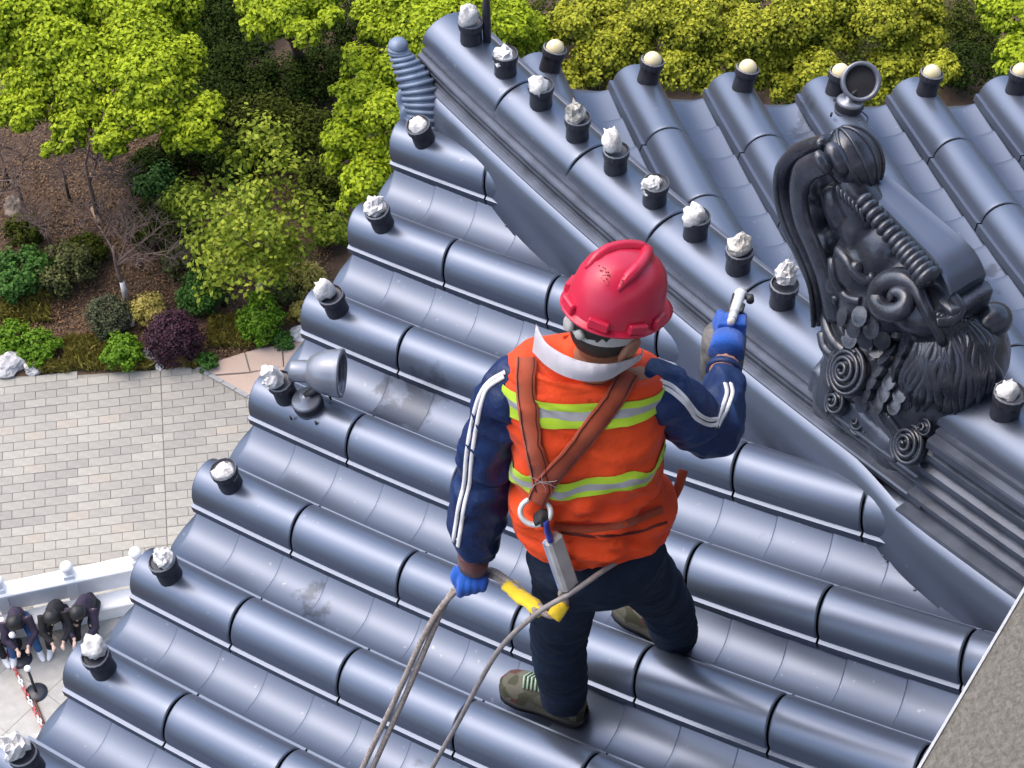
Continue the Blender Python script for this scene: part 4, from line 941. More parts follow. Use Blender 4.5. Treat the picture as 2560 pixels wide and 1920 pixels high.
# kerb along the garden and the pink granite slabs of the path
M['pink'] = mat('pink_granite', (.40, .29, .235), rough=.8, col2=(.50, .38, .31), vs=60, bump=.3, bs=90, detail=6)
path = struct('garden_path', [p+np.array([0, 0, .004]) for p in (gp(430, 797), gp(560, 752), gp(640, 742), gp(760, 700), gp(760, 960), gp(565, 873))], [(0, 1, 2, 3, 4, 5)][::-1], M['joint'])
def slab(pxs, m, parent, h=.03, nm='slab'):
    P = [gp(*q) for q in pxs]; n = len(P); v = [p-np.array([0, 0, .03]) for p in P]+[p+np.array([0, 0, h]) for p in P]
    c = sum(P)/n; v += [c+(p-c)*.975+np.array([0, 0, h+.006]) for p in P]
    f = [tuple(range(2*n, 3*n))[::-1]]+[(i, (i+1) % n, (i+1) % n+n, i+n) for i in range(n)]+[(i+n, (i+1) % n+n, (i+1) % n+2*n, i+2*n) for i in range(n)]
    me = mesh(nm, v, f, m, smooth=False); bm = bmesh.new(); bm.from_mesh(me); bmesh.ops.recalc_face_normals(bm, faces=bm.faces); bm.to_mesh(me); bm.free()
    return link(nm, me, parent)
for q in ([(440, 792), (528, 764), (540, 806), (460, 812)], [(531, 763), (609, 747), (612, 796), (543, 805)], [(612, 746), (690, 728), (690, 780), (615, 795)], [(464, 815), (540, 809), (566, 803), (570, 848), (556, 866)], [(570, 802), (650, 789), (650, 870), (574, 848)], [(653, 788), (760, 768), (760, 900), (653, 870)]):
    slab(q, M['pink'], path)
M['kerb'] = mat('kerb_grey', (.30, .295, .29), rough=.8, var=.12, vs=12)
for i in range(5):
    a, b_ = np.array([428, 796])+(np.array([566, 874])-np.array([428, 796]))*i/5, np.array([428, 796])+(np.array([566, 874])-np.array([428, 796]))*(i+.96)/5
    slab([(a[0]-6, a[1]+3), (a[0]+3, a[1]-2), (b_[0]+3, b_[1]-2), (b_[0]-6, b_[1]+3)], M['kerb'], path, .035, 'kerb_stone')
# lower terrace in big slabs
M['bigslab'] = mat('terrace_slab', (.36, .34, .305), rough=.85, col2=(.44, .42, .385), vs=7, bump=.2, bs=60)
ter = struct('terrace', [p+np.array([0, 0, .004]) for p in (gp(-500, 1440), gp(420, 1290), gp(420, 1800), gp(-500, 1800))], [(0, 1, 2, 3)][::-1], M['joint'])
T0 = gp(100, 1500)[:2]; RA2 = math.radians(38); E1, E2 = np.array([math.cos(RA2), math.sin(RA2)]), np.array([-math.sin(RA2), math.cos(RA2)])
SW = .80; sm = mesh('terrace_slab', [(x*(SW-.008)+.004, y*(SW-.008)+.004, z) for z in (-.02, .012) for x, y in ((0, 0), (1, 0), (1, 1), (0, 1))], [(4, 5, 6, 7), (0, 1, 5, 4), (1, 2, 6, 5), (2, 3, 7, 6), (3, 0, 4, 7)], M['bigslab'], smooth=False)
tp = [gp(-80, 1385)[:2], gp(300, 1330)[:2], gp(330, 1420)[:2], gp(100, 1720)[:2], gp(-80, 1720)[:2]]
for i in range(-5, 6):
    for j in range(-5, 6):
        xy = T0+E1*i*SW+E2*j*SW; c = xy+(E1+E2)*SW/2
        if not inside(c, [p+(p-T0)*.5 for p in tp]): continue
        o_ = link('terrace_slab', sm, ter); o_.matrix_world = Matrix.Translation((xy[0], xy[1], ZG+rnd.uniform(-.003, .003))) @ Matrix.Rotation(RA2, 4, 'Z')
# ------------------------------------------------------------------ white stone balustrade
M['white'] = mat('white_marble', (.85, .84, .83), rough=.55, var=.05, vs=4)
bal = empty('stone_balustrade', 'white stone balustrade wall with ball-topped posts beside the terrace', 'balustrade')
q0, q1 = gp(207, 1345), gp(292, 1327); bd = nrm((q1-q0)*np.array([1, 1, 0])); bn = np.array([-bd[1], bd[0], 0])
bax = np.array([bd, bn, UZ]); org = q0
def bpt(a, n_, z): return org+bd*a+bn*n_+UZ*z
for nm, a0, a1, n0, n1, z0, z1 in (('bench_step', -3.2, 2.2, .0, .30, 0, .30), ('wall_panel', -3.2, 2.2, .32, .44, .30, .72), ('coping', -3.2, 2.2, .25, .52, .72, .80)):
    c = bpt((a0+a1)/2, (n0+n1)/2, (z0+z1)/2); v, f = box(c, (a1-a0, n1-n0, z1-z0), bax); o_ = obj(nm, v, f, M['white'], bal, smooth=False); o_.modifiers.new('b', 'BEVEL').width = .02
pa = (gp(135, 1255)-org)@bd
for k in range(-3, 3):
    ak = -.52+k*1.02+.30
    v, f = box(bpt(ak, .385, .45), (.17, .19, .88), bax); o_ = obj('post', v, f, M['white'], bal, smooth=False); o_.modifiers.new('b', 'BEVEL').width = .012
    v, f = lathe(bpt(ak, .385, .89), UZ, [(.0, 0), (.075, 0), (.06, .02), (.05, .035), (.085, .07), (.10, .12), (.085, .17), (.04, .20), (0, .205)], 16); obj('finial', v, f, M['white'], bal)
# ------------------------------------------------------------------ people sitting on the step
M['black'] = mat('black_cloth', (.012, .012, .015), rough=.85, var=.3, vs=9)
M['plum'] = mat('dark_plum_cloth', (.030, .020, .042), rough=.8, var=.3, vs=9)
M['denim'] = mat('blue_denim', (.03, .10, .26), rough=.8, var=.25, vs=9)
M['shoe_white'] = mat('white_shoes', (.80, .80, .80), rough=.5)
M['paleskin'] = mat('pale_skin', (.60, .40, .31), rough=.55)
def sitter(a, label, jm, tm, lean=.22, turn=0.0, knees=.14, hood=False, seed=0, armspread=1.0):
    p = empty('person', label, 'person', 'people sitting on the balustrade step'); P0 = bpt(a, .12, .30)
    F = nrm(-bn+bd*turn); Rr = np.cross(F, UZ)
    L = lambda x, y, z: P0+Rr*x+F*y+UZ*z
    bdm = MB(); hd_ = L(.02*math.sin(seed), lean+.13, .54)
    bdm.tube([L(0, 0, .08), L(0, lean*.5, .32), L(0, lean, .50), hd_], [.10, .10, .07, .055], 10); bdm.ell(hd_+UZ*.03, (.075, .09, .105)); bdm.tube([hd_+F*.09, hd_+F*.1-UZ*.02], [.012, .014], 6)
    ha = []
    for sx in (-1, 1):
        sh = L(sx*.17, lean*.9, .46); el = L(sx*.22*armspread, lean+.16, .26); wr = L(sx*.07, lean+.34, .20); ha.append((sh, el, wr))
        bdm.tube([sh, el, wr], [.045, .038, .028], 8); bdm.ell(wr+F*.05, (.03, .045, .022))
        for q in range(4): bdm.tube([wr+F*.07+Rr*(q-1.5)*.015, wr+F*.12+Rr*(q-1.5)*.015-UZ*.02], [.009, .008], 5)
        bdm.tube([wr+F*.03-Rr*sx*.02, wr+F*.07-Rr*sx*.045], [.011, .009], 5)
        bdm.tube([L(sx*.09, 0, .06), L(sx*knees, .42, .12), L(sx*(knees+.02), .46, -.26)], [.07, .055, .04], 8)
    v, f = remesh(bdm.v, bdm.f, .014, 2); obj('body', v, f, M['paleskin'], p)
    jk = MB(); jk.tube([L(0, -.02, .02), L(0, lean*.5, .30), L(0, lean*.95, .47), L(0, lean+.04, .54)], [.17, .175, .15, .08], 14, flat=.75, up=Rr)
    for sh, el, wr in ha: jk.tube([sh, el, wr*.85+el*.15], [.075, .062, .048], 10)
    if hood: jk.ell(L(0, lean+.02, .55), (.12, .10, .10))
    v, f = remesh(jk.v, jk.f, .016, 3); v = np.array([q_+.010*noise.noise(V(q_*11)) for q_ in v]); obj('jacket', v, f, jm, p)
    tr = MB()
    for sx in (-1, 1): tr.tube([L(sx*.08, -.02, .07), L(sx*knees, .40, .13), L(sx*(knees+.01), .45, -.02), L(sx*(knees+.02), .47, -.20)], [.095, .078, .062, .055], 10)
    v, f = remesh(tr.v, tr.f, .016, 3); obj('trousers', v, f, tm, p)
    v, f = ellipsoid(hd_+UZ*.055-F*.012, (.122, .122, .112), np.stack([Rr, F, UZ], 1), 18, 12); v = [q_+.012*noise.noise(V(q_*16)) for q_ in np.array(v)]; obj('hair', v, f, M['hair'], p)
    for sx in (-1, 1):
        c = L(sx*(knees+.03), .53, -.255); sh_ = MB(); sh_.ell(c, (.05, .14, .05), np.stack([Rr, nrm(F+Rr*sx*.2), UZ], 1)); sh_.ell(c-F*.06+UZ*.03, (.045, .06, .05), np.stack([Rr, F, UZ], 1)); v, f = remesh(sh_.v, sh_.f, .012, 2); obj('shoe', v, f, M['shoe_white'], p)
A_ = lambda x, y: (gp(x, y)-org)@bd
sitter(-1.08, 'black-haired person in dark jacket and blue jeans sitting nearest the stanchions', M['plum'], M['denim'], .32, .05, .17, seed=1)
sitter(-.50, 'middle sitter all in black with white shoes hugging the knees', M['black'], M['black'], .36, -.05, .16, seed=2, armspread=.9)
sitter(-.02, 'sitter in dark plum hooded top bent low at the right end of the row', M['plum'], M['black'], .40, -.28, .12, True, 3)
sitter(-1.60, 'partly seen sitter in pale top at the left picture edge', mat('pale_cloth', (.55, .53, .53), rough=.8), M['black'], .2, .1, .15, seed=4)
# ------------------------------------------------------------------ stanchions and barrier
M['iron'] = mat('dark_iron', (.022, .024, .034), rough=.4, var=.2, vs=20)
for i, ((bx, by), lb) in enumerate(zip(((46, 1425), (79, 1497), (24, 1394)), ('round-based dark stanchion standing at the feet of the blue-jeans sitter', 'round-based dark stanchion standing alone nearest the roof eave', 'dark stanchion half hidden at the left edge by the sitters'))):
    st = empty('stanchion', lb, 'stanchion', 'stanchions on the terrace'); c = gp(bx, by)
    v, f = lathe(c, UZ, [(0, 0), (.165, 0), (.17, .01), (.165, .022), (.10, .04), (.035, .055), (0, .056)], 28); obj('base', v, f, M['iron'], st)
    v, f = lathe(c, UZ, [(.022, .04), (.022, .60), (.03, .605), (.03, .66), (0, .66)], 14); obj('pole', v, f, M['iron'], st)
    v, f = lathe(c, UZ, [(.045, .655), (.05, .665), (.046, .70), (0, .705)], 16); obj('cap', v, f, M['white'], st)
M['red'] = mat('red_plastic', (.50, .10, .09), rough=.5, var=.1)
ch = empty('barrier_chain', 'red and white plastic barrier chain lying across the terrace', 'chain')
CP = spline([(8, 1398), (22, 1425), (40, 1462), (60, 1505), (80, 1545), (98, 1582)], 30)
for i, (x, y) in enumerate(CP):
    p = gp(x, y, .06); q_ = gp(*CP[min(i+1, 29)], .06) if i < 29 else p+(p-gp(*CP[28], .06)); t_ = nrm(q_-p); s_ = nrm(np.cross(t_, UZ))
    L2 = np.linalg.norm(q_-p)*.62; sid = s_ if i % 2 else UZ
    v, f = tube([p+t_*L2*math.cos(a)+sid*.022*math.sin(a) for a in np.linspace(0, 2*math.pi, 14)], .011, 6, cap=False); obj('link', v, f, M['red'] if (i//3) % 2 else M['white'], ch)
bar = empty('fallen_barrier', 'brown pole with white cross bar lying by the eave', 'barrier')
v, f = tube([gp(74, 1512, .05), gp(101, 1578, .05)], .02, 8); obj('pole', v, f, mat('brown_metal', (.12, .05, .035), rough=.6), bar)
v, f = tube([gp(78, 1592, .06), gp(124, 1566, .06)], .032, 10); obj('cross_bar', v, f, M['white'], bar)
# ------------------------------------------------------------------ planting
RN = np.random.default_rng(7)
LM = {}
LM['bright'] = leafmat('leaf_bright', (.035, .11, .003), (.60, .70, .035), trans=.5)
LM['olive'] = leafmat('leaf_olive', (.03, .065, .004), (.60, .60, .05), trans=.45)
LM['sparse'] = leafmat('leaf_sparse', (.14, .22, .015), (.50, .56, .06), trans=.45)
LM['sparse2'] = leafmat('leaf_light', (.05, .11, .008), (.36, .44, .04), trans=.4)
LM['dark'] = leafmat('leaf_canopy_shade', (.010, .024, .004), (.040, .060, .009), rough=.8, trans=.25, spec=.08)  # shade under the canopy put into the leaf colour
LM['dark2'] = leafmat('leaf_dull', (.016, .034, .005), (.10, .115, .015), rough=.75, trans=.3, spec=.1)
LM['mid'] = leafmat('leaf_mid', (.022, .075, .010), (.085, .20, .028), trans=.3)
LM['oliveshrub'] = leafmat('leaf_brownish', (.045, .055, .018), (.15, .16, .045), trans=.25)
LM['greygreen'] = leafmat('leaf_greygreen', (.03, .042, .018), (.10, .11, .05), trans=.2)
LM['lime'] = leafmat('leaf_lime', (.06, .15, .006), (.19, .34, .018), trans=.4)
LM['yellow'] = leafmat('leaf_yellow', (.32, .27, .05), (.60, .50, .14), trans=.35)
LM['purple'] = leafmat('leaf_purple', (.014, .005, .010), (.075, .026, .045), trans=.15)
LM['dry'] = leafmat('dry_grass', (.16, .13, .03), (.33, .29, .06), trans=.3)
LM['litter'] = leafmat('leaf_litter', (.06, .03, .016), (.26, .15, .075), trans=.05)
M['bark'] = mat('bark', (.055, .042, .032), rough=.9, var=.35, vs=12, bump=.6, bs=40)
M['twig'] = mat('twig_brown', (.17, .115, .095), rough=.9, var=.3, vs=10)
M['limewash'] = mat('limewash', (.68, .66, .64), rough=.8, var=.08, vs=14)
def leaves(name, P, Nn, size, m, parent, tint=None, aspect=.62, kind=None, curl=.12):
    n = len(P); t = RN.normal(size=(n, 3)); t -= Nn*(t*Nn).sum(1)[:, None]; t /= np.linalg.norm(t, axis=1)[:, None]+1e-9; b_ = np.cross(Nn, t)
    L = size*RN.uniform(.7, 1.25, n)[:, None]; Wd = L*aspect*.5
    A = P-t*L*.5; C = P+t*L*.5; B1 = P+b_*Wd+Nn*L*curl; B2 = P-b_*Wd+Nn*L*curl
    v = np.stack([A, B1, C, B2], 1).reshape(-1, 3).astype(np.float32)
    me = bpy.data.meshes.new(name); me.vertices.add(4*n); me.vertices.foreach_set('co', v.ravel())
    idx = (np.arange(n)[:, None]*4+np.array([0, 1, 2, 0, 2, 3])).astype(np.int32).ravel()
    me.loops.add(6*n); me.loops.foreach_set('vertex_index', idx); me.polygons.add(2*n)
    me.polygons.foreach_set('loop_start', np.arange(0, 6*n, 3, dtype=np.int32)); me.polygons.foreach_set('loop_total', np.full(2*n, 3, np.int32))
    at_ = me.attributes.new('tint', 'FLOAT', 'POINT')
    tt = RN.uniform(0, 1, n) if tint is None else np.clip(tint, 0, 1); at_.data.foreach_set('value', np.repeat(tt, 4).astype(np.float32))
    me.materials.append(m); me.update(calc_edges=True); return link(name, me, parent, kind)
def cloud(lobes, n, sub=9, spread=.34, shell=.82, low=.35, up=.5, jit=.75):
    """leaf positions and normals on clumps over ellipsoidal lobes (centre, radii)"""
    w = np.array([r[0]*r[1]+r[1]*r[2]+r[0]*r[2] for c, r in lobes]); w = w/w.sum(); Ps, Ns, Ts = [], [], []
    for (c, r), q in zip(lobes, w):
        k = max(30, int(n*q)); ns = max(5, int(sub*(k/700.0)**.5*3))
        d = RN.normal(size=(ns, 3)); d /= np.linalg.norm(d, axis=1)[:, None]; d[:, 2] = np.where(d[:, 2] < -low, -d[:, 2], d[:, 2])
        rad = RN.uniform(shell-.22, shell+.12, ns)[:, None]; cc = d*rad
        csz = RN.uniform(.6, 1.25, ns); pick = RN.choice(ns, k, p=csz**2/(csz**2).sum())
        o = RN.normal(size=(k, 3)); o /= np.linalg.norm(o, axis=1)[:, None]; rr = RN.uniform(0, 1, k)**.45
        o = o*(rr*spread*csz[pick])[:, None]; P = (cc[pick]+o)
        Ps.append(P*np.asarray(r)+np.asarray(c))
        N = o/np.linalg.norm(o, axis=1)[:, None]*.8+d[pick]*.5+np.array([0, 0, up])+RN.normal(size=(k, 3))*jit*.6
        Ns.append(N/np.linalg.norm(N, axis=1)[:, None])
        Ts.append(.06+.85*rr*np.clip(.42+.75*o[:, 2]/(spread+1e-6)+.25*d[pick][:, 2], 0, 1.1)+RN.normal(size=k)*.10)  # yellower fresh tips; light on clump tops and shade in gaps put into tint
    return np.concatenate(Ps), np.concatenate(Ns), np.concatenate(Ts)
def lobe(x, y, k, rpx, sq=.85):
    r = rpx*k/FPX*KF; return (at(x, y, k), (r, r, r*sq))
def trunkmesh(base, lobes, r0, parent, m, hid=.5):
    top = np.mean([c for c, r in lobes], 0); base = np.asarray(base); tk = MB(); f0 = base+(top-base)*hid
    tk.tube(spline([base-UZ*.1, base+(top-base)*hid*.5+np.array([.05, .03, 0]), f0], 10), np.linspace(r0, r0*.7, 10), 9)
    for c, r in lobes: tk.tube(spline([f0, f0*.5+c*.5+UZ*.12, c], 8), np.linspace(r0*.5, r0*.10, 8), 6)
    tk.build('trunk', m, parent)
def tree(name, label, lobes, n, size, lm, base, r0=.12, group=None, hid=.5, **kw):
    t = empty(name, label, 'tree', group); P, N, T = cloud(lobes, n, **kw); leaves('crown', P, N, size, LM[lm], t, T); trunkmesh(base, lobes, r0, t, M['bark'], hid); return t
G1 = 'trees around the plaza'
tree('broadleaf_tree', 'large bright yellow-green tree filling the top left corner', [lobe(*q) for q in ((40, 245, 32.6, 50), (150, 300, 32.4, 40), (390, 130, 33, 60), (180, 235, 32.6, 60), (0, 30, 33, 80), (160, 0, 33.6, 80), (290, 250, 32.4, 60), (340, 0, 33.6, 70), (240, 318, 32.2, 34), (110, 325, 32.4, 24), (395, 300, 32.4, 46), (445, 300, 32.4, 36), (90, 50, 33.2, 100), (250, 30, 33.7, 95), (200, 165, 32.8, 88), (330, 185, 32.5, 92), (90, 195, 33.0, 78), (300, 95, 33.2, 85), (425, 275, 32.4, 50), (243, 298, 32.2, 42), (62, 255, 32.5, 38), (150, 275, 32.4, 42), (370, 50, 34.2, 55), (452, 240, 32.6, 42), (20, 120, 33.2, 70), (335, 268, 32.2, 52), (130, 110, 32.8, 80), (405, 10, 33.7, 45))], 80000, .085, 'bright', gp(-420, 380), .05, G1, hid=.9)
tree('broadleaf_tree', 'bright green bough hanging in at the top, left of the roof corner', [lobe(*q) for q in ((600, 25, 30, 72), (672, 15, 30.4, 62), (555, 62, 29.8, 36), (648, 72, 29.7, 40), (715, 42, 30, 30), (560, 5, 30.2, 50))], 13000, .08, 'bright', gp(640, 130), .12, G1)
tree('broadleaf_tree', 'bright green tree rising directly behind the roof corner horn', [lobe(*q) for q in ((752, 300, 31, 52), (790, 395, 30.6, 55), (842, 250, 30.5, 62), (800, 205, 31, 52), (866, 330, 31, 55), (870, 150, 31, 60), (920, 75, 31, 72), (832, 70, 31.5, 55), (1000, 40, 31.5, 82), (1085, 60, 31.5, 72), (1150, 85, 32, 55), (760, 445, 31, 34), (770, 250, 31, 48), (735, 350, 31.2, 40), (805, 340, 31, 50), (780, 140, 31.4, 48), (718, 300, 31.2, 28), (870, 420, 31, 45), (745, 200, 31.3, 30), (855, 10, 31.6, 55), (800, 20, 31.6, 40), (905, 10, 31.5, 60), (1070, 0, 32, 60), (930, 180, 31, 60), (830, 440, 30.8, 45))], 64000, .078, 'bright', gp(980, 330), .16, G1)
tree('broadleaf_tree', 'bright green tree cut off by the top right corner', [lobe(*q) for q in ((2190, 40, 31, 62), (2205, 130, 30.6, 55), (2150, 10, 31.5, 40), (2215, 190, 30.6, 40))], 9000, .08, 'bright', gp(2300, 260), .13, G1)
for i, (ls, lb) in enumerate((((((1235, 60), 55), ((1300, 30), 62), ((1360, 90), 66), ((1290, 130), 60), ((1420, 30), 62), ((1350, 190), 45), ((1235, 175), 48)), 'olive-green dense tree behind the ridge, leftmost of the olive trees'),
    ((((1490, 60), 72), ((1560, 20), 60), ((1550, 120), 68), ((1470, 150), 58), ((1620, 70), 62), ((1640, 150), 52), ((1530, 190), 45)), 'olive-green dense tree behind the upper eave between the first two right-hand floodlight caps'),
    ((((1720, 40), 70), ((1700, 120), 55), ((1790, 80), 62), ((1760, 160), 55), ((1800, 0), 55), ((1690, 190), 42), ((1830, 180), 42)), 'olive-green dense tree directly behind the round floodlight'),
    ((((1905, 50), 66), ((1980, 90), 66), ((1930, 140), 55), ((1990, 20), 52), ((2030, 150), 42), ((1890, 200), 40), ((1980, 200), 45)), 'olive-green dense tree right of the round floodlight, beside a dark gap'))):
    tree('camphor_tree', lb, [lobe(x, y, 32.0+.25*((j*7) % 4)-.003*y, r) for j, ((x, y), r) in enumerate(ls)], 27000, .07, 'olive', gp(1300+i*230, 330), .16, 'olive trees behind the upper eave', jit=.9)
# thin young trees with limewashed trunks
def branches(base, h, r0, n, spread, levels, rnd, lean=(0, 0)):
    mb = MB(); tips = []
    def grow(p, d, l, r, lv):
        q = p+d*l*.5+np.array([rnd.uniform(-1, 1), rnd.uniform(-1, 1), 0])*l*.06; e = p+d*l
        mb.tube(spline([p, q, e], 5), np.linspace(r, r*.6, 5), 5 if lv else 7); 
        if lv >= levels: tips.append(e); return
        for i in range(n):
            a = rnd.uniform(0, 6.28); dd = nrm(d*1.0+spread*np.array([math.cos(a), math.sin(a), rnd.uniform(-.1, .5)])); grow(p+(e-p)*rnd.uniform(.55, 1), dd, l*rnd.uniform(.55, .8), r*.58, lv+1)
    grow(base, nrm(np.array([lean[0], lean[1], 1])), h, r0, 0); return mb, tips
def youngtree(label, bx, by, h, n, lm, nl, size, seed, spread=.9, levels=3, wash=True, r0=.045):
    rnd = random.Random(seed); t = empty('young_tree', label, 'tree', 'thin young trees in the garden'); b0_ = gp(bx, by)
    mb, tips = branches(b0_+UZ*.30, h, r0*.9, n, spread, levels, rnd); mb.build('branches', M['twig'], t)
    v, f = tube([b0_-UZ*.1, b0_+UZ*.2, b0_+UZ*.42], [r0*1.25, r0*1.1, r0*.98], 9); obj('limewashed_trunk' if wash else 'trunk', v, f, M['limewash'] if wash else M['bark'], t)
    if nl:
        tp_ = np.array(tips); P = tp_[RN.integers(0, len(tp_), nl)]+RN.normal(size=(nl, 3))*.13; N = RN.normal(size=(nl, 3))*.5+np.array([-.1, -.3, .9]); N /= np.linalg.norm(N, axis=1)[:, None]
        leaves('leaves', P, N, size, LM[lm], t)
    return t
youngtree('slender tree of loose yellow-green leaves with a white-limed trunk', 565, 636, 1.0, 4, 'sparse', 2600, .10, 5, 1.2, 4)
youngtree('leafless brown tree with white-limed forked trunk above the yellow bush', 272, 645, 1.0, 4, 'sparse', 0, .05, 8, 1.1, 4)
youngtree('leafless brown tree standing further back under the big bright crown', 212, 470, 1.05, 4, 'sparse', 0, .05, 9, 1.25, 4, False)
youngtree('leafless brown thicket at the left edge below the big bright crown', 60, 480, 1.0, 4, 'sparse', 0, .05, 12, 1.4, 4, False)
for x, y, h_, sd, lb in ((120, 560, .8, 31, 'leafless brown thicket between the two green bushes at the left'), (300, 575, .85, 32, 'leafless brown thicket right of the bare tree with the limed trunk'), (150, 430, .9, 33, 'leafless brown thicket straight below the big bright crown'), (290, 450, .85, 34, 'leafless brown thicket below the tip of the big bright crown'), (20, 400, .9, 35, 'leafless brown thicket in the left corner of the garden'), (380, 610, .7, 36, 'leafless brown twigs above the purple ball bush')):
    youngtree(lb, x, y, h_*.75, 4, 'sparse', 0, .05, sd, 1.5, 4, False, .026)
# a second loose-leaved crown merging with the slender tree
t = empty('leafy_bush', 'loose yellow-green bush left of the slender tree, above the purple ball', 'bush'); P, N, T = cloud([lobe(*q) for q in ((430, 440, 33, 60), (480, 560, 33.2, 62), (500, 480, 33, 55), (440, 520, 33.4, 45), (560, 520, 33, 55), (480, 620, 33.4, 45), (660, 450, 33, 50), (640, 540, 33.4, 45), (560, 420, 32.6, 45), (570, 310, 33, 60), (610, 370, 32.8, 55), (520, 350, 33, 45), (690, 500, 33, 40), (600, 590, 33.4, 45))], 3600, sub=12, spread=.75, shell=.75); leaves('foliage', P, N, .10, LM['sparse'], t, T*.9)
v, f = tube([gp(480, 660)-UZ*.1, at(490, 560, 33.4)], [.05, .03], 7); obj('stem', v, f, M['bark'], t)
# shrubs and clipped balls: pixel of the foot, radius in pixels, height factor
def shrub(label, x, y, rpx, lm, n, size, hf=1.0, kind='shrub', name='shrub', sub=9, shell=.85, spread=.3, group='shrubs in the garden bed', lobes=3):
    t = empty(name, label, kind, group); c0 = gp(x, y); k = float((c0-CAM)@FW); r = rpx*k/FPX*KF; c = c0+UZ*r*hf*.75
    ls = [(c, (r, r, r*hf))]
    rr = random.Random(int(x*7+y))
    for i in range(lobes-1): a = rr.uniform(0, 6.28); ls.append((c+np.array([math.cos(a)*r*.55, math.sin(a)*r*.55, -r*hf*.15]), (r*.62, r*.62, r*hf*.7)))
    P, N, T = cloud(ls, n, sub=sub, shell=shell, spread=spread); ok = P[:, 2] > ZG+.01; leaves('foliage', P[ok], N[ok], size, LM[lm], t, T[ok])
    v, f = tube([c0-UZ*.05, c], [.035, .02], 6); obj('stem', v, f, M['bark'], t)
shrub('clipped dark purple ball bush beside the plaza edge', 382, 762, 58, 'purple', 11000, .040, 1.0, 'bush', 'ball_bush', 26, .95, .20, lobes=1)
shrub('pale yellow rounded bush next to the limed trunk', 320, 690, 40, 'yellow', 3000, .05, .9)
shrub('grey-green round bush left of the pale rock', 240, 705, 50, 'greygreen', 4200, .05, .9)
shrub('glossy mid-green bush at the left, below the bare thicket', 62, 625, 62, 'mid', 5000, .07, 1.0)
shrub('brownish-green bush between the glossy bush and the bare tree', 150, 615, 62, 'oliveshrub', 5200, .06, .95)
shrub('blue-green bush at the left picture edge', 6, 615, 48, 'mid', 3200, .06, 1.0)
shrub('low vivid green bush at the far left above the white rocks', 30, 745, 46, 'lime', 2600, .06, .7)
shrub('low vivid green bush right of the white rocks', 88, 765, 44, 'lime', 2600, .06, .7)
shrub('vivid green bush between pale rocks and the purple ball', 272, 782, 44, 'lime', 2900, .062, .85)
shrub('vivid green tall bush right of the purple ball, by the path', 570, 715, 52, 'lime', 4200, .06, 1.1)
shrub('green rounded bush low under the loose yellow-green bush', 440, 655, 52, 'mid', 4200, .06, .9)
shrub('yellow bush nearest the eave, upper of the two', 668, 630, 42, 'yellow', 2700, .055, 1.0)
shrub('yellow bush nearest the eave, lower of the two', 656, 692, 32, 'yellow', 2000, .055, .9)
shrub('grassy green tuft beside the purple ball on the plaza edge', 448, 790, 24, 'mid', 1300, .05, .8)
shrub('grassy green tuft at the kerb near the eave', 610, 745, 26, 'mid', 1300, .05, .7)
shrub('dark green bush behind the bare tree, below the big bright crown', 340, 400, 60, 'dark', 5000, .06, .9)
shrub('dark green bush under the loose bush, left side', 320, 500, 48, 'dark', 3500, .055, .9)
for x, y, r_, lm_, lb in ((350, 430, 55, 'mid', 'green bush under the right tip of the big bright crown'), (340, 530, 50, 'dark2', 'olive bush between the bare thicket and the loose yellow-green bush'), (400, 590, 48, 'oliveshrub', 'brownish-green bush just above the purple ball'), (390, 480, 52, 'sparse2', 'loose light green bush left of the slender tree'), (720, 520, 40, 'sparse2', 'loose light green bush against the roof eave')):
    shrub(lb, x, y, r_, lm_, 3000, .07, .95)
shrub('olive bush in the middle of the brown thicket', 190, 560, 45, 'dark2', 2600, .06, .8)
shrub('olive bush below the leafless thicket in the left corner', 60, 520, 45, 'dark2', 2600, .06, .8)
shrub('dull green bush behind the slender tree trunk', 620, 640, 40, 'oliveshrub', 2600, .055, .8)
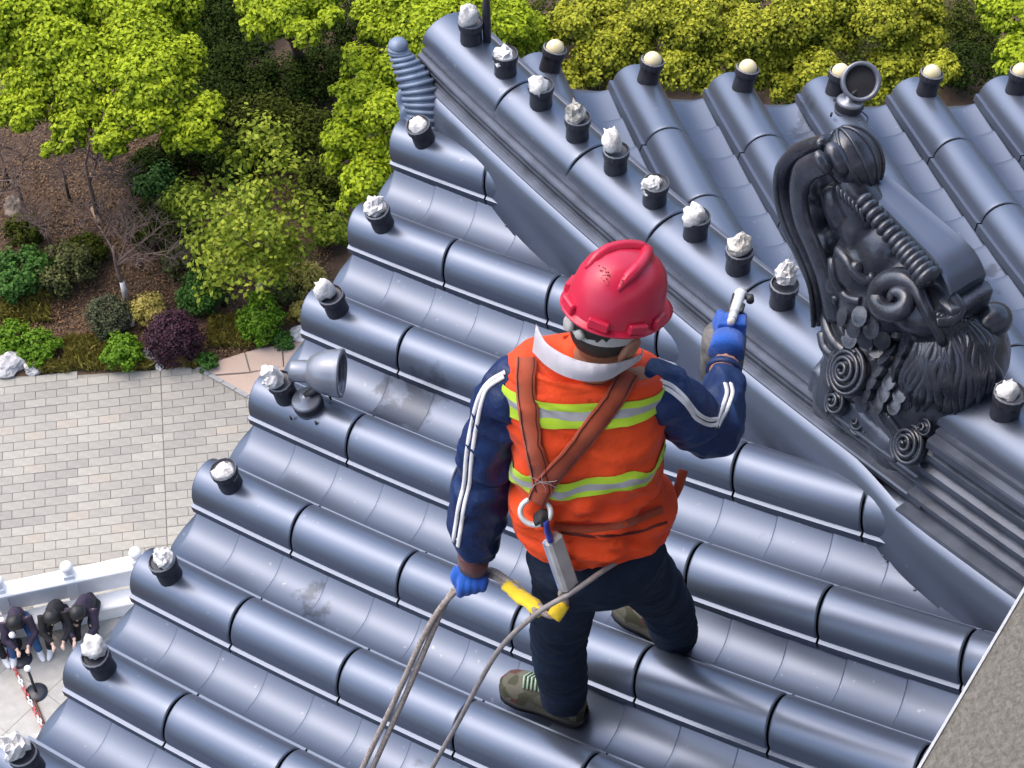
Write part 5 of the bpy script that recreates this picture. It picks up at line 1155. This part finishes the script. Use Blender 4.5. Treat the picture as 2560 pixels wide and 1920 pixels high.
# understorey shrubs; canopy shade is put into their dark leaf colour
G2 = 'dark shrubs under the trees'
for x, y, r, n, lm_, lb in ((440, 130, 80, 5200, 'dark', 'dark shrub in deep shade between the two bright crowns at the top'), (530, 150, 80, 5200, 'dark', 'dark shrub in the shade straight below the hanging bright bough'), (620, 190, 85, 5600, 'dark', 'dark shrub left of the corner horn, highest of its clump'), (700, 160, 75, 4800, 'dark', 'dark shrub in shade nearest the corner horn'),
    (480, 240, 80, 5200, 'dark', 'dark shrub right of the big bright crown'), (570, 280, 85, 5600, 'dark2', 'dull green shrub in the shade above the slender tree'), (660, 300, 80, 5200, 'dark2', 'dull green shrub against the bright tree, above the slender tree'), (400, 330, 60, 4200, 'dark', 'dark shrub under the tip of the big bright crown'), (500, 350, 62, 4200, 'dark', 'dark shrub behind the top of the slender tree'), (700, 400, 60, 4000, 'dark2', 'dull green shrub low beside the roof eave'),
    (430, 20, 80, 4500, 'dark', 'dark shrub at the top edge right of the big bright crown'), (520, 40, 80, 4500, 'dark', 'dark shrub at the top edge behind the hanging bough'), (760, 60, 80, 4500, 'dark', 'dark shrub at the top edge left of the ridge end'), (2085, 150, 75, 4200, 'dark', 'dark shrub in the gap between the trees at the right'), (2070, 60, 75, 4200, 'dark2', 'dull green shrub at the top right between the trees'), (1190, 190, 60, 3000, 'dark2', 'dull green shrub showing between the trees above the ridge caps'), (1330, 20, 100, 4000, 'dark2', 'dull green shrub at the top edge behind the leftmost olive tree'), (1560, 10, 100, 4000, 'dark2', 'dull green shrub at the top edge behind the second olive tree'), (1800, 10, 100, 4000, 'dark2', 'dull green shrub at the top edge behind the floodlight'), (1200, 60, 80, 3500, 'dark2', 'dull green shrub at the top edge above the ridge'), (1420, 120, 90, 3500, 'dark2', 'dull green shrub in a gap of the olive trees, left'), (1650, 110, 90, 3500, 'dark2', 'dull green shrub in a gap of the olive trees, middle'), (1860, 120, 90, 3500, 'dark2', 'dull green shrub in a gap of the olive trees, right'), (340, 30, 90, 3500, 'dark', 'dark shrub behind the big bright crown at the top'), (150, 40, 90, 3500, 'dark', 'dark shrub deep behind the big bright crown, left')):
    shrub(lb, x, y+r*.55, r, lm_, n, .066, .95, group=G2, name='understorey_shrub', shell=.8, spread=.34)
# dry grass and leaf litter
def blades(name, label, regions, n, h, lm):
    Ps = []
    for x0, y0, x1, y1, w_ in regions:
        k = int(n*w_); q = np.stack([RN.uniform(x0, x1, k), RN.uniform(y0, y1, k)], 1); Ps.append(np.array([gp(a, b_) for a, b_ in q]))
    P = np.concatenate(Ps); m_ = len(P); N = RN.normal(size=(m_, 3)); N[:, 2] = np.abs(N[:, 2])*.3; N /= np.linalg.norm(N, axis=1)[:, None]
    P[:, 2] += RN.uniform(0, h, m_); o_ = leaves(name, P, N, h*1.1, LM[lm], None, None, .22, 'stuff'); return o_
tag(blades('dry_grass', '', ((140, 735, 235, 800, .35), (455, 690, 545, 752, .35), (60, 790, 150, 806, .08), (400, 780, 440, 795, .04), (0, 640, 110, 700, .12), (230, 790, 330, 800, .06)), 6000, .16, 'dry'), 'dry yellow grass along the plaza edge', 'grass')
q = np.stack([RN.uniform(-20, 720, 30000), RN.uniform(250, 800, 30000)], 1); P = np.array([gp(a, b_) for a, b_ in q]); P[:, 2] += RN.uniform(.004, .05, len(P)); N = RN.normal(size=P.shape)*.4+np.array([0, 0, 1]); N /= np.linalg.norm(N, axis=1)[:, None]
pth = [gp(*q_)[:2] for q_ in ((425, 800), (560, 750), (640, 740), (770, 690), (770, 970), (560, 880))]; ok = np.array([not inside(p[:2], poly) and not inside(p[:2], pth) for p in P]); o_ = leaves('leaf_litter', P[ok], N[ok], .05, LM['litter'], None, None, .6, 'stuff'); tag(o_, 'brown leaf litter on the garden soil', 'litter')
# rocks
M['bark2'] = mat('stump_wood', (.20, .155, .12), rough=.9, var=.3, vs=9)
M['rock'] = mat('pale_rock', (.50, .48, .47), rough=.85, var=.25, vs=6, bump=.5, bs=14)
for (x, y, r, sx), lb in (((20, 795, 30, 1.3), 'white craggy rock at the left edge of the plaza'), ((72, 800, 18, 1.0), 'small white rock next to the craggy rock at the left'), ((268, 700, 24, 1.0), 'pale rock under the limed trunk'), ((322, 775, 22, .8), 'pale rock leaning on the purple ball bush'), ((345, 795, 9, 1.0), 'little pale stone at the plaza edge below the purple ball'), ((646, 728, 20, 1.0), 'pale rock at the path next to the eave'), ((30, 455, 26, .8), 'pale broken stump in the bare thicket')):
    c = gp(x, y); k = float((c-CAM)@FW); R_ = r*k/FPX*KF; v, f = ellipsoid((0, 0, 0), (R_*sx, R_, R_*.8), None, 18, 12); sd = x*.13
    v = [np.asarray(p)*(1+.45*noise.noise(V(np.asarray(p)/R_*1.3+sd))+.2*noise.noise(V(np.asarray(p)/R_*3.5+sd)))+c+UZ*R_*.35 for p in v]; tag(obj('tree_stump' if 'stump' in lb else 'rock', v, f, M['bark2'] if 'stump' in lb else M['rock'], smooth=False), lb, 'stump' if 'stump' in lb else 'rock', None if 'stump' in lb else 'pale rocks in the garden')
v, f = tube([gp(200, 450, .06), gp(216, 482, .05)], [.05, .06], 8); tag(obj('cut_log', v, f, mat('cut_wood', (.32, .20, .13), rough=.8, var=.2)), 'short cut log lying below the bare tree', 'log')
